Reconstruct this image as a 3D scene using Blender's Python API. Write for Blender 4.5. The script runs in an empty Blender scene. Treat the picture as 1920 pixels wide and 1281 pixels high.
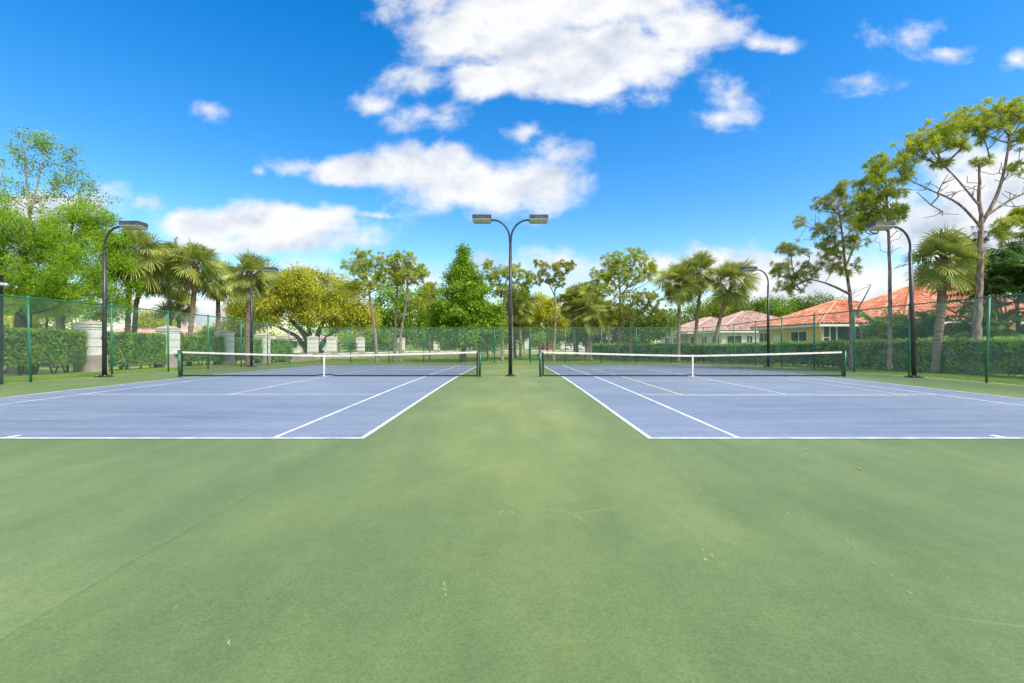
import bpy, math
import numpy as np
from mathutils import Vector
R = np.random.default_rng(7)
SC = bpy.context.scene
COL = SC.collection
F = 835.0; HZ = 644.0; CAMZ = 1.40
# ------------------------------------------------------------------ ground profile (the courts are crowned at the net, a swale lies behind the far fence)
KN = [(-60,-.10),(0,-.08),(6.85,-.075),(12.3,-.018),(18.7,0),(25.1,-.076),(30.6,-.138),(38.4,-.32),(46,-.34),(60,-.34),(5000,-.34)]
def _g(y): return float(np.interp(y,[k[0] for k in KN],[k[1] for k in KN]))
_T = {i: (_g(i-1.2)+_g(i)+_g(i+1.2)+_g(i-2.2)+_g(i+2.2))/5 for i in range(-61,140)}
def gz(y):
    if y >= 138: return -.34
    i = math.floor(y); a = _T.get(i,-.1); b = _T.get(i+1,-.1)
    return a+(b-a)*(y-i)
def W(px,py,d): return np.array([(px-960)/F*d, d, CAMZ-(py-HZ)/F*d])
def X(px,d): return (px-960)/F*d
# ------------------------------------------------------------------ mesh builder
class MB:
    def __init__(s): s.V=[]; s.Q=[]; s.T=[]; s.n=0
    def add(s,v,q=None,t=None):
        v=np.asarray(v,float).reshape(-1,3)
        if q is not None and len(q): s.Q.append(np.asarray(q,np.int64).reshape(-1,4)+s.n)
        if t is not None and len(t): s.T.append(np.asarray(t,np.int64).reshape(-1,3)+s.n)
        s.V.append(v); s.n+=len(v); return s
    def box(s,c,size,rz=0):
        x,y,z=[a/2 for a in size]
        v=np.array([[i*x,j*y,k*z] for k in(-1,1) for j in(-1,1) for i in(-1,1)],float)
        if rz: ca,sa=math.cos(rz),math.sin(rz); v[:,:2]=v[:,:2]@np.array([[ca,sa],[-sa,ca]])
        return s.add(v+np.array(c),[[0,2,3,1],[4,5,7,6],[0,1,5,4],[2,6,7,3],[0,4,6,2],[1,3,7,5]])
    def bb(s,x0,x1,y0,y1,z0,z1): return s.box(((x0+x1)/2,(y0+y1)/2,(z0+z1)/2),(x1-x0,y1-y0,z1-z0))
    def bar(s,a,b,w,h=None):
        a=np.array(a,float); b=np.array(b,float); d=b-a; d/=np.linalg.norm(d)
        up=np.array([0,0,1.]) if abs(d[2])<.9 else np.array([0,1.,0])
        u=np.cross(d,up); u/=np.linalg.norm(u); k=np.cross(u,d); h=h or w
        v=[p+i*u*w/2+j*k*h/2 for p in(a,b) for (i,j) in((-1,-1),(1,-1),(1,1),(-1,1))]
        return s.add(v,[[0,3,2,1],[4,5,6,7],[0,1,5,4],[1,2,6,5],[2,3,7,6],[3,0,4,7]])
    def tube(s,P,r,n=10,cap=True,jit=0,rng=None):
        P=np.asarray(P,float); m=len(P); r=np.broadcast_to(np.asarray(r,float),(m,))
        D=np.gradient(P,axis=0); D/=np.linalg.norm(D,axis=1)[:,None]+1e-9
        ref=np.array([0,1.,0]) if abs(D[0,1])<.8 else np.array([1.,0,0])
        U=np.cross(D,ref); U/=np.linalg.norm(U,axis=1)[:,None]; K=np.cross(D,U)
        a=np.arange(n)*2*math.pi/n
        rr=r[:,None]*np.ones((1,n))
        if jit: rr=rr*(1+jit*(rng or R).standard_normal((m,n)))
        v=P[:,None]+U[:,None]*(np.cos(a)[None,:,None]*rr[...,None])+K[:,None]*(np.sin(a)[None,:,None]*rr[...,None])
        q=[]
        for i in range(m-1):
            for j in range(n): k=(j+1)%n; q.append([i*n+j,i*n+k,(i+1)*n+k,(i+1)*n+j])
        v=v.reshape(-1,3); t=[]
        if cap:
            v=np.vstack([v,P[0],P[-1]]); c0=m*n; c1=c0+1
            for j in range(n): k=(j+1)%n; t+= [[c0,k,j],[c1,(m-1)*n+j,(m-1)*n+k]]
        return s.add(v,q,t)
    def rot(s,rz,off=(0,0,0)):
        ca,sa=math.cos(rz),math.sin(rz)
        s.V=[np.column_stack([v[:,0]*ca-v[:,1]*sa,v[:,0]*sa+v[:,1]*ca,v[:,2]])+np.array(off) for v in s.V]; return s
    def build(s,name,mat,parent=None,org=None,smooth=False):
        me=bpy.data.meshes.new(name)
        V=np.concatenate(s.V)
        if org is not None: V=V-np.array(org)
        Q=np.concatenate(s.Q) if s.Q else np.zeros((0,4),np.int64)
        T=np.concatenate(s.T) if s.T else np.zeros((0,3),np.int64)
        me.vertices.add(len(V)); me.vertices.foreach_set('co',V.astype(np.float32).ravel())
        L=np.concatenate([Q.ravel(),T.ravel()]); me.loops.add(len(L)); me.loops.foreach_set('vertex_index',L.astype(np.int32))
        st=np.concatenate([np.arange(len(Q))*4,len(Q)*4+np.arange(len(T))*3]).astype(np.int32)
        me.polygons.add(len(st)); me.polygons.foreach_set('loop_start',st)
        me.update(calc_edges=True)
        me.polygons.foreach_set('use_smooth',np.full(len(st),bool(smooth)))
        me.materials.append(mat)
        o=bpy.data.objects.new(name,me); COL.objects.link(o)
        if parent is not None: o.parent=parent
        return o
def tag(o,label=None,cat=None,group=None,kind=None):
    if label: o['label']=label
    if cat: o['category']=cat
    if group: o['group']=group
    if kind: o['kind']=kind
    return o
def thing(name,loc,label,cat,group=None,rz=0):
    o=bpy.data.objects.new(name,None); COL.objects.link(o); o.location=[float(a) for a in loc]; o.rotation_euler=(0,0,rz)
    o.empty_display_size=.3
    return tag(o,label,cat,group)
def dup(root,loc,label,rz=None):
    r=root.copy(); COL.objects.link(r); r.location=[float(a) for a in loc]; r['label']=label
    if rz is not None: r.rotation_euler=(0,0,rz)
    for ch in [c for c in bpy.data.objects if c.parent==root]:
        c=ch.copy(); COL.objects.link(c); c.parent=r
        for g in [g for g in bpy.data.objects if g.parent==ch]:
            d=g.copy(); COL.objects.link(d); d.parent=c
    return r
# ------------------------------------------------------------------ materials
def nmat(name):
    m=bpy.data.materials.new(name); m.use_nodes=True; nt=m.node_tree; b=nt.nodes['Principled BSDF']; return m,nt,b
def N(nt,t,**k):
    n=nt.nodes.new(t)
    for a,v in k.items():
        if a.startswith('i_'): n.inputs[a[2:].replace('_',' ')].default_value=v
        else: setattr(n,a,v)
    return n
def c4(c): return (c[0],c[1],c[2],1)
def ramp(nt,stops,fac):
    r=nt.nodes.new('ShaderNodeValToRGB'); e=r.color_ramp.elements
    while len(e)<len(stops): e.new(.5)
    for i,(p,c) in enumerate(stops): e[i].position=p; e[i].color=c4(c)
    nt.links.new(fac,r.inputs[0]); return r.outputs[0]
def mixc(nt,a,b,f,mode='MIX'):
    m=nt.nodes.new('ShaderNodeMix'); m.data_type='RGBA'; m.blend_type=mode
    for s,v in ((m.inputs[0],f),(m.inputs[6],a),(m.inputs[7],b)):
        if hasattr(v,'links'): nt.links.new(v,s)
        else: s.default_value = v if not isinstance(v,tuple) else c4(v)
    return m.outputs[2]
def math_(nt,op,a,b=0,c=None,clamp=False):
    m=nt.nodes.new('ShaderNodeMath'); m.operation=op; m.use_clamp=clamp
    for i,v in enumerate((a,b,c)):
        if v is None: continue
        if hasattr(v,'links'): nt.links.new(v,m.inputs[i])
        else: m.inputs[i].default_value=v
    return m.outputs[0]
def noise(nt,scale,detail=4,rough=.55,vec=None,stretch=None,dist=0):
    n=N(nt,'ShaderNodeTexNoise'); n.inputs['Scale'].default_value=scale; n.inputs['Detail'].default_value=detail; n.inputs['Roughness'].default_value=rough
    n.inputs['Distortion'].default_value=dist
    if vec is None: vec=N(nt,'ShaderNodeTexCoord').outputs['Object']
    if stretch:
        mp=N(nt,'ShaderNodeMapping'); mp.inputs['Scale'].default_value=stretch; nt.links.new(vec,mp.inputs[0]); vec=mp.outputs[0]
    nt.links.new(vec,n.inputs['Vector']); return n.outputs['Fac']
def bump(nt,b,h,s=.3,d=.02):
    n=N(nt,'ShaderNodeBump'); n.inputs['Strength'].default_value=s; n.inputs['Distance'].default_value=d
    nt.links.new(h,n.inputs['Height']); nt.links.new(n.outputs[0],b.inputs['Normal'])
def mottled(name,c1,c2,scale=3,rough=.7,bs=0,bd=.01,metal=0,detail=5,stretch=None,spec=.5):
    m,nt,b=nmat(name); f=noise(nt,scale,detail,stretch=stretch)
    nt.links.new(ramp(nt,[(.36,c1),(.64,c2)],f),b.inputs['Base Color'])
    b.inputs['Roughness'].default_value=rough; b.inputs['Metallic'].default_value=metal; b.inputs['Specular IOR Level'].default_value=spec
    if bs: bump(nt,b,noise(nt,scale*6,4,stretch=stretch),bs,bd)
    return m
def leafmat(name,cols,trans=.35,ns=.9,rough=.55):
    """leaf colour varies by leaf and by twig cluster; cols: dark, mid, light (+ odd colour)"""
    m,nt,b=nmat(name)
    g=N(nt,'ShaderNodeNewGeometry').outputs['Random Per Island']
    f=noise(nt,ns,3)
    v=math_(nt,'ADD',math_(nt,'MULTIPLY',g,.55),math_(nt,'MULTIPLY_ADD',f,1.5,-.52),clamp=True)
    st=[(i/(len(cols)-1)*.94+.03,c) for i,c in enumerate(cols)]
    c=ramp(nt,st,v); nt.links.new(c,b.inputs['Base Color']); b.inputs['Roughness'].default_value=rough
    b.inputs['Specular IOR Level'].default_value=.3
    t=N(nt,'ShaderNodeBsdfTranslucent'); tc=mixc(nt,c,(1.0,1.0,.35),.25,'MULTIPLY'); nt.links.new(tc,t.inputs[0])
    ms=N(nt,'ShaderNodeMixShader'); ms.inputs[0].default_value=trans
    nt.links.new(b.outputs[0],ms.inputs[1]); nt.links.new(t.outputs[0],ms.inputs[2]); nt.links.new(ms.outputs[0],nt.nodes['Material Output'].inputs[0])
    return m
def paintmat(name,c,rough=.4,metal=0,var=.15):
    return mottled(name,tuple(a*(1-var) for a in c),tuple(a*(1+var) for a in c),4,rough,metal=metal)
M={}
# acrylic court paints
def court(name,base,dark,light,streak,blue):
    m,nt,b=nmat(name)
    big=noise(nt,.16,5,.6); mid=noise(nt,.9,6,.65,dist=.6); st=noise(nt,1.3,5,.62,stretch=streak); fine=noise(nt,60,3,.7); gr=noise(nt,7,5,.7)
    c=ramp(nt,[(.32,dark),(.5,base),(.70,light)],math_(nt,'ADD',math_(nt,'MULTIPLY_ADD',big,.70,-.08),math_(nt,'MULTIPLY',math_(nt,'ADD',mid,st),.225)))
    c=mixc(nt,c,ramp(nt,[(.3,(.80,.80,.80)),(.72,(1.16,1.15,1.18))],st),.62 if blue else .45,'MULTIPLY')
    c=mixc(nt,c,ramp(nt,[(.3,(.90,.90,.90)),(.7,(1.09,1.09,1.09))],gr),.8,'MULTIPLY')
    c=mixc(nt,c,ramp(nt,[(.3,(.78,.79,.78)),(.7,(1.2,1.2,1.2))],fine),.9,'MULTIPLY')
    # hairline scuffs and pale scrapes
    co=N(nt,'ShaderNodeTexCoord').outputs['Object']
    vo=N(nt,'ShaderNodeTexVoronoi',feature='DISTANCE_TO_EDGE'); vo.inputs['Scale'].default_value=.55
    wv=N(nt,'ShaderNodeTexNoise'); wv.inputs['Scale'].default_value=1.1; wv.inputs['Detail'].default_value=5
    va=N(nt,'ShaderNodeVectorMath',operation='MULTIPLY_ADD'); nt.links.new(wv.outputs['Color'],va.inputs[0]); va.inputs[1].default_value=(1.6,1.6,0)
    nt.links.new(co,va.inputs[2]); nt.links.new(va.outputs[0],vo.inputs['Vector'])
    crack=ramp(nt,[(.0,(1,1,1)),(.012,(0,0,0))],vo.outputs['Distance'])
    msk=ramp(nt,[(.52,(0,0,0)),(.62,(1,1,1))],noise(nt,.35,3))
    sc=mixc(nt,crack,msk,1.0,'MULTIPLY')
    c=mixc(nt,c,tuple(a*.62 for a in base) if blue else tuple(a*1.35 for a in light),math_(nt,'MULTIPLY',sc,.5 if blue else .35))
    scr=ramp(nt,[(.66,(0,0,0)),(.74,(1,1,1))],noise(nt,3.2,6,.7,dist=1.5))
    c=mixc(nt,c,tuple(min(1,a*1.3) for a in light),math_(nt,'MULTIPLY',scr,.45))
    spk=ramp(nt,[(.70,(0,0,0)),(.76,(1,1,1))],noise(nt,26,2,.5)); c=mixc(nt,c,(.62,.64,.60),math_(nt,'MULTIPLY',spk,.55),'MULTIPLY')
    if not blue:   # re-coated strip: a seam runs along the court ends
        sp=N(nt,'ShaderNodeSeparateXYZ'); nt.links.new(co,sp.inputs[0])
        xx=math_(nt,'ADD',sp.outputs['X'],math_(nt,'MULTIPLY_ADD',noise(nt,2.5,3),.10,-.05))
        side=math_(nt,'MULTIPLY',math_(nt,'GREATER_THAN',xx,-2.55),math_(nt,'LESS_THAN',xx,3.1))
        c=mixc(nt,c,(.90,.93,.88),side,'MULTIPLY')
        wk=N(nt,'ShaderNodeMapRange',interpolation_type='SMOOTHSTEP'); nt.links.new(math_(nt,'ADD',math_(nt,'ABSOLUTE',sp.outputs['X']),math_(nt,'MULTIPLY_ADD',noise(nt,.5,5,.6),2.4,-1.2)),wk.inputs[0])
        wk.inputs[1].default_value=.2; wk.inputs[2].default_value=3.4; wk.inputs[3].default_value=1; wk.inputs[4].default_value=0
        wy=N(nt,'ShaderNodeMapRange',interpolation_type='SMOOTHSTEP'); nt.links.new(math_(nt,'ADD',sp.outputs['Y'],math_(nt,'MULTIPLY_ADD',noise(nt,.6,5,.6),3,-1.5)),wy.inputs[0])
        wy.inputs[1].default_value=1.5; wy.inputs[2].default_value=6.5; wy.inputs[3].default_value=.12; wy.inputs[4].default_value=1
        c=mixc(nt,c,ramp(nt,[(0,(.84,.89,.93)),(1,(1.20,1.12,1.10))],math_(nt,'MULTIPLY',wk.outputs[0],wy.outputs[0])),1.0,'MULTIPLY')  # worn middle lane; far sheen and near vignette darkening painted into the colour
        ln=math_(nt,'LESS_THAN',math_(nt,'ABSOLUTE',math_(nt,'ADD',xx,2.55)),.012)
        c=mixc(nt,c,(.75,.8,.75),math_(nt,'MULTIPLY',ln,.7),'MULTIPLY')
    nt.links.new(c,b.inputs['Base Color']); b.inputs['Roughness'].default_value=.50 if blue else .52; b.inputs['Specular IOR Level'].default_value=.40
    bump(nt,b,noise(nt,140,2,.6),.25,.004)
    return m
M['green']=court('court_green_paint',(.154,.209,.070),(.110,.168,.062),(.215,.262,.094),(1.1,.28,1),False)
M['blue']=court('court_blue_paint',(.180,.226,.312),(.140,.182,.265),(.225,.272,.360),(.22,2.6,1),True)
M['line']=mottled('line_white_paint',(.46,.50,.55),(.78,.78,.78),3.5,.6,detail=9)
M['yline']=mottled('line_cream_paint',(.60,.52,.28),(.74,.66,.42),5,.6)
M['concrete']=mottled('pale_concrete',(.42,.38,.31),(.58,.54,.46),3,.85,.3)
M['asphalt']=mottled('asphalt',(.07,.07,.075),(.12,.12,.125),2,.9)
def grassmat():
    m,nt,b=nmat('lawn'); a=noise(nt,.35,5,.6); f=noise(nt,9,5,.7)
    c=ramp(nt,[(.3,(.15,.21,.035)),(.5,(.25,.31,.05)),(.72,(.36,.35,.09))],a)
    c=mixc(nt,c,ramp(nt,[(.3,(.6,.62,.5)),(.7,(1.35,1.3,1.2))],f),.9,'MULTIPLY')
    nt.links.new(c,b.inputs['Base Color']); b.inputs['Roughness'].default_value=.9; bump(nt,b,f,.8,.05); return m
M['lawn']=grassmat()
M['blade']=leafmat('grass_blades',[(0.111,0.203,0.023),(0.221,0.344,0.040),(0.420,0.466,0.078)],.3,.5)
M['vinyl']=mottled('green_vinyl_coating',(.010,.13,.075),(.018,.19,.115),3,.42)
M['wire']=mottled('green_chain_link_wire',(.15,.32,.25),(.28,.46,.38),2,.3)
M['pole']=mottled('dark_painted_metal',(.018,.022,.026),(.040,.046,.052),5,.42)
M['head']=mottled('weathered_bronze_metal',(.03,.03,.036),(.085,.085,.09),7,.5)
M['lens']=mottled('lamp_lens',(.30,.34,.27),(.42,.45,.36),8,.2)
M['black']=mottled('black_powdercoat',(.006,.006,.008),(.013,.013,.016),5,.55)
M['netcord']=mottled('black_net_cord',(.010,.012,.018),(.02,.022,.03),8,.7)
M['band']=mottled('white_net_tape',(.62,.58,.52),(.82,.78,.72),5,.7)
M['netpost']=mottled('green_net_post_paint',(.008,.085,.035),(.018,.13,.055),4,.35)
M['steel']=mottled('galvanised_steel',(.3,.32,.33),(.5,.52,.53),8,.4,metal=.6)
M['stucco']=mottled('pillar_cream_stucco',(.55,.54,.50),(.74,.73,.69),2.5,.85,.3)
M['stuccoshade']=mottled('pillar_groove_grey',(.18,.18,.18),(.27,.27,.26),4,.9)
M['taupe']=mottled('taupe_stucco',(.29,.24,.21),(.40,.34,.30),2.5,.88,.3)
M['capc']=mottled('pillar_cap_stucco',(.36,.30,.26),(.50,.43,.38),3,.85,.2)
M['bark_pine']=mottled('pine_bark',(.11,.08,.07),(.40,.30,.26),9,.95,.9,.05,stretch=(1,1,.35))
M['bark_grey']=mottled('grey_bark',(.08,.065,.055),(.22,.18,.15),5,.95,.8,.04,stretch=(1,1,.3))
M['bark_pale']=mottled('pale_bark',(.22,.19,.15),(.42,.37,.31),5,.9,.5,.03,stretch=(1,1,.3))
M['bark_dark']=mottled('dark_bark',(.035,.028,.022),(.10,.08,.065),5,.95,.8,.04,stretch=(1,1,.3))
M['bark_palm']=mottled('palm_bark',(.15,.10,.07),(.36,.27,.20),7,.95,.9,.04,stretch=(.6,.6,3))
M['boot']=mottled('palm_boots',(.10,.05,.025),(.26,.15,.08),9,.95,.8,.04)
M['pine']=leafmat('pine_needles',[(0.159,0.255,0.022),(0.316,0.425,0.037),(0.528,0.594,0.058),(0.620,0.510,0.117)],.4,1.3)
M['pinebrown']=leafmat('browning_pine_needles',[(0.165,0.231,0.028),(0.297,0.374,0.050),(0.440,0.462,0.088),(0.528,0.363,0.143)],.4,1.3)
M['cypress']=leafmat('cypress_leaves',[(0.117,0.254,0.015),(0.250,0.434,0.024),(0.434,0.620,0.040)],.45,.6)
M['conifer']=leafmat('bright_green_leaves',[(.08,.19,.012),(.21,.37,.02),(.44,.58,.045)],.4,.9)
M['oak']=leafmat('yellow_green_leaves',[(.20,.25,.025),(.38,.42,.035),(.56,.56,.06),(.46,.42,.07)],.4,.5)
M['yellow']=leafmat('yellowing_leaves',[(0.218,0.316,0.021),(0.519,0.580,0.036),(0.620,0.620,0.057),(0.546,0.386,0.086)],.4,.5)
M['green2']=leafmat('mid_green_leaves',[(0.090,0.202,0.018),(0.198,0.353,0.025),(0.360,0.521,0.043)],.35,.5)
M['olive']=leafmat('olive_leaves',[(0.184,0.250,0.037),(0.391,0.449,0.055),(0.620,0.620,0.092)],.35,.5)
M['darkleaf']=leafmat('dark_green_leaves',[(0.062,0.121,0.023),(0.135,0.231,0.038),(0.272,0.365,0.058)],.3,.5)
M['hedge']=leafmat('hedge_leaves',[(0.072,0.161,0.028),(0.169,0.322,0.041),(0.386,0.544,0.075)],.3,1.6)
M['hedge2']=leafmat('glossy_hedge_leaves',[(0.078,0.186,0.037),(0.196,0.373,0.058),(0.463,0.620,0.094)],.3,1.6)
M['core']=mottled('hedge_twigs',(.02,.035,.010),(.04,.06,.018),5,.95)
M['palm']=leafmat('sabal_fronds',[(0.157,0.211,0.053),(0.295,0.352,0.079),(0.530,0.528,0.141)],.3,1.2)
M['palmdead']=leafmat('dry_fronds',[(0.196,0.140,0.070),(0.378,0.280,0.140),(0.504,0.406,0.224)],.25,1.2)
M['areca']=leafmat('feather_palm_leaves',[(0.060,0.145,0.037),(0.160,0.307,0.054),(0.360,0.525,0.084)],.35,.8)
M['dark_areca']=leafmat('dark_palm_leaves',[(0.036,0.096,0.029),(0.096,0.204,0.049),(0.216,0.360,0.078)],.3,.8)
def tilemat(name,cols):
    m,nt,b=nmat(name); g=N(nt,'ShaderNodeNewGeometry').outputs['Random Per Island']; f=noise(nt,1.2,4)
    v=math_(nt,'ADD',math_(nt,'MULTIPLY',g,.7),math_(nt,'MULTIPLY_ADD',f,.8,-.25),clamp=True)
    nt.links.new(ramp(nt,[(i/(len(cols)-1),c) for i,c in enumerate(cols)],v),b.inputs['Base Color']); b.inputs['Roughness'].default_value=.7; return m
M['terra']=tilemat('terracotta_tiles',[(.40,.10,.045),(.58,.19,.09),(.66,.28,.15),(.80,.55,.42)])
M['pink']=tilemat('faded_pink_tiles',[(.36,.20,.16),(.52,.33,.27),(.70,.54,.47)])
M['underroof']=mottled('roof_underlay',(.20,.07,.04),(.28,.11,.06),3,.9)
M['yellowwall']=mottled('yellow_stucco',(.74,.52,.17),(.82,.61,.25),1.5,.9,.2)
M['whitewall']=mottled('white_stucco',(.62,.59,.55),(.74,.71,.67),1.5,.9,.2)
M['trim']=mottled('white_trim',(.68,.69,.67),(.80,.81,.79),3,.6)
M['glass']=mottled('window_glass',(.03,.045,.045),(.08,.10,.10),1.5,.12)
M['screen']=mottled('dark_insect_screen',(.022,.028,.034),(.045,.055,.062),1.2,.6)
M['teal']=mottled('teal_windscreen_fabric',(.02,.19,.20),(.035,.26,.27),1.5,.8)
M['tyre']=mottled('tyre_rubber',(.015,.015,.015),(.03,.03,.03),5,.9)
M['carred']=mottled('red_car_paint',(.42,.02,.025),(.5,.03,.035),2,.25)
M['carwhite']=mottled('white_car_paint',(.7,.7,.7),(.78,.78,.78),2,.25)
M['carsilver']=mottled('silver_car_paint',(.45,.48,.50),(.55,.58,.60),2,.25,metal=.3)
M['lampwhite']=mottled('white_lamp_globe',(.75,.75,.73),(.85,.85,.83),4,.3)
M['dryleaf']=mottled('dry_leaf',(.25,.12,.05),(.40,.22,.10),20,.8)
M['orange']=mottled('orange_barrier_plastic',(.6,.32,.05),(.7,.40,.08),3,.6)

# ------------------------------------------------------------------ ground sheets
def sheet(name,quads,mat,dz,kind='structure',label=None):
    mb=MB()
    for (x0,x1,y0,y1) in quads:
        ys=sorted({y0,y1}|{float(i) for i in range(math.ceil(y0),math.floor(y1)+1) if y0<i<y1 and -60<=i<138})
        v=[];q=[]
        for i,y in enumerate(ys):
            z=gz(y)+dz; v+=[[x0,y,z],[x1,y,z]]
            if i: q.append([2*i-2,2*i-1,2*i+1,2*i])
        mb.add(v,q)
    return tag(mb.build(name,mat),kind=kind)
LX,RX=-17.45,16.95; FY=38.45
sheet('lawn',[(-2500,2500,-60,4000)],M['lawn'],-.03)
sheet('concrete_edge',[(LX-.16,LX-.001,-12,FY+.2),(RX+.001,RX+.16,-12,FY+.2),(LX,RX,FY+.001,FY+.2)],M['concrete'],0)
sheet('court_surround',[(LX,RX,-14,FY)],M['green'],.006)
NY=18.73
def court_at(xc,xl,xr,pickle):
    y0=NY-11.885; y1=NY+11.885; w=.036
    sheet('tennis_court',[(xl,xr,y0,y1)],M['blue'],.010)
    sl,sr=xl+1.37,xr-1.37
    q=[(xl-w,xl+w,y0+w,y1-w),(xr-w,xr+w,y0+w,y1-w),(xl-w,xr+w,y0-w,y0+w),(xl-w,xr+w,y1-w,y1+w),
       (sl-w*.9,sl+w*.9,y0+w,y1-w),(sr-w*.9,sr+w*.9,y0+w,y1-w)]
    for s in (-1,1):
        q.append((sl+w*.9,sr-w*.9,NY+s*6.4-.033,NY+s*6.4+.033))
    q.append((xc-.028,xc+.028,NY-6.36,NY+6.36))
    q+= [(xc-.05,xc+.05,y0+w,y0+.22),(xc-.05,xc+.05,y1-.22,y1-w)]
    sheet('court_markings',q,M['line'],.014)
    if pickle:
        a,b=pickle-3.05,pickle+3.05; w=.03; q=[]
        q+=[(a-w,a+w,NY-6.70,NY+6.70),(b-w,b+w,NY-6.70,NY+6.70)]
        for d in (-6.70,-2.13,2.13,6.70): q.append((a+w,b-w,NY+d-w,NY+d+w))
        sheet('pickleball_markings',q,M['yline'],.018)
court_at(-7.80,-13.27,-2.30,None)
court_at(7.605,2.12,13.09,7.66)
rs=np.random.default_rng(77); sc=MB()
M['scuff']=mottled('pale_scuff',(.19,.24,.10),(.27,.31,.16),9,.7)
for pl,ww in (([(1243,850),(1262,872),(1300,902),(1318,925),(1345,945)],2.2),([(1425,938),(1462,955),(1490,972),(1530,990),(1580,1012),(1640,1062),(1720,1120)],1.7),([(1600,875),(1650,905),(1720,918),(1800,920),(1910,932)],1.0),
              ([(820,1062),(828,1085),(838,1120),(850,1150)],2.2),([(1090,896),(1108,902)],1.8),([(425,1208),(440,1235),(470,1245)],1.6),([(1310,1032),(1332,1040),(1325,1056)],2.5),([(900,970),(960,962),(985,975)],2.0),([(460,972),(560,980),(640,990)],.9)):
    Pg=[]
    for px,py in pl: d=F*(CAMZ+.08)/(py-HZ); Pg.append((X(px,d),d))
    for a,b in zip(Pg[:-1],Pg[1:]):
        L=math.dist(a,b); n=max(2,int(L/.035))
        for k in range(n):
            if rs.random()<.45: continue
            f=(k+rs.random()*.6)/n; x=a[0]+(b[0]-a[0])*f+rs.normal()*.010; y=a[1]+(b[1]-a[1])*f+rs.normal()*.010; r=.004*ww*(.4+rs.random()); z=gz(y)+.0085
            an=math.atan2(b[1]-a[1],b[0]-a[0])+rs.normal()*.4; l=.018+.02*rs.random(); ca,sa=math.cos(an),math.sin(an)
            sc.add([(x-ca*l,y-sa*l,z),(x+sa*r,y-ca*r,z),(x+ca*l,y+sa*l,z),(x-sa*r,y+ca*r,z)],[[0,1,2,3]])
tag(sc.build('court_scuffs',M['scuff']),kind='structure')
# road outside the boundary wall
P=np.array([(-40,10),(-38,45),(-33,64),(-20,80),(0,88),(20,92),(60,96),(140,100)],float)
D=np.gradient(P,axis=0); Nn=np.column_stack([-D[:,1],D[:,0]]); Nn/=np.linalg.norm(Nn,axis=1)[:,None]
def band(name,o0,o1,mat,z):
    v=[];q=[]
    for i,(p,n) in enumerate(zip(P,Nn)):
        a=p+n*o0;b=p+n*o1; v+=[[a[0],a[1],z],[b[0],b[1],z]]
        if i: q.append([2*i-2,2*i-1,2*i+1,2*i])
    tag(MB().add(v,q).build(name,mat),kind='structure')
band('road',0,8,M['asphalt'],-.17); band('pavement',-2.2,-.01,M['concrete'],-.14)
band('kerb',8.01,8.2,M['concrete'],-.05)

# ------------------------------------------------------------------ nets
def net(xl,xc,xr,label,winch_side):
    t=thing('tennis_net',(xc,NY,gz(NY)),label,'net','nets strung across the two tennis courts')
    o=(xc,NY,gz(NY)); z0=gz(NY)
    def top(x):
        a=abs(x-xc)/(abs((xl if x<xc else xr)-xc)); return z0+.914+(1.07-.914)*a**1.25
    for k,x in enumerate((xl,xr)):
        lean=.05*(1 if x<xc else -1)*(-1)
        mb=MB(); mb.tube([(x,NY,z0),(x+lean*.6,NY,z0+1.10)],.05,12)
        mb.tube([(x+lean*.6,NY,z0+1.10),(x+lean*.6,NY,z0+1.125)],.055,12)
        p=mb.build('net_post',M['netpost'],t,o,True)
        if (winch_side>0)==(x>xc):
            s=1 if x>xc else -1
            w=MB(); w.box((x+s*.09,NY-.01,z0+.88),(.09,.10,.16)); w.bar((x+s*.15,NY-.08,z0+.86),(x+s*.15,NY-.10,z0+1.0),.02)
            wo=w.build('winch',M['netpost'],p,o)
    xs=np.arange(xl+.14,xr-.12,.047); mb=MB()
    w=.0028
    for x in xs:
        zt=top(x)-.03; mb.add([[x-w,NY,z0+.05],[x+w,NY,z0+.05],[x+w,NY,zt],[x-w,NY,zt]],[[0,1,2,3]])
    xx=np.linspace(xl+.12,xr-.12,41)
    for f in np.linspace(.03,.97,21):
        v=[];q=[]
        for i,x in enumerate(xx):
            z=z0+.05+(top(x)-z0-.08)*f; v+=[[x,NY+.002,z-w],[x,NY+.002,z+w]]
            if i: q.append([2*i-2,2*i,2*i+1,2*i-1])
        mb.add(v,q)
    mb.build('net_mesh',M['netcord'],t,o)
    def strip(name,mat,f0,f1,th):
        v=[];q=[]
        for i,x in enumerate(xx):
            a,b=f0(x),f1(x); v+=[[x,NY-th,a],[x,NY-th,b],[x,NY+th,b],[x,NY+th,a]]
            if i:
                k=4*i
                for j in range(4): l=(j+1)%4; q.append([k-4+j,k+j,k+l,k-4+l])
        q+=[[0,1,2,3],[k+3,k+2,k+1,k]]
        return MB().add(v,q).build(name,mat,t,o)
    strip('headband',M['band'],lambda x:top(x)-.065,lambda x:top(x)+.006,.012)
    strip('bottom_tape',M['netcord'],lambda x:z0+.030+.045*(abs(x-xc)<.25),lambda x:z0+.085+.03*(abs(x-xc)<.25),.008)
    for x in (xl+.10,xr-.10): MB().bb(x-.035,x+.035,NY-.009,NY+.009,z0+.03,top(x)-.03).build('side_tape',M['netcord'],t,o)
    MB().bb(xl,xl+.13,NY-.004,NY+.004,top(xl)-.03,top(xl)-.022).build('cable',M['steel'],t,o); MB().bb(xr-.13,xr,NY-.004,NY+.004,top(xr)-.03,top(xr)-.022).build('cable',M['steel'],t,o)
    MB().bb(xc-.03,xc+.03,NY-.016,NY+.016,z0+.02,z0+.93).build('centre_strap',M['band'],t,o)
net(-13.98,-7.90,-1.36,'black tennis net with white headband on the left blue court',-1)
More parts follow.
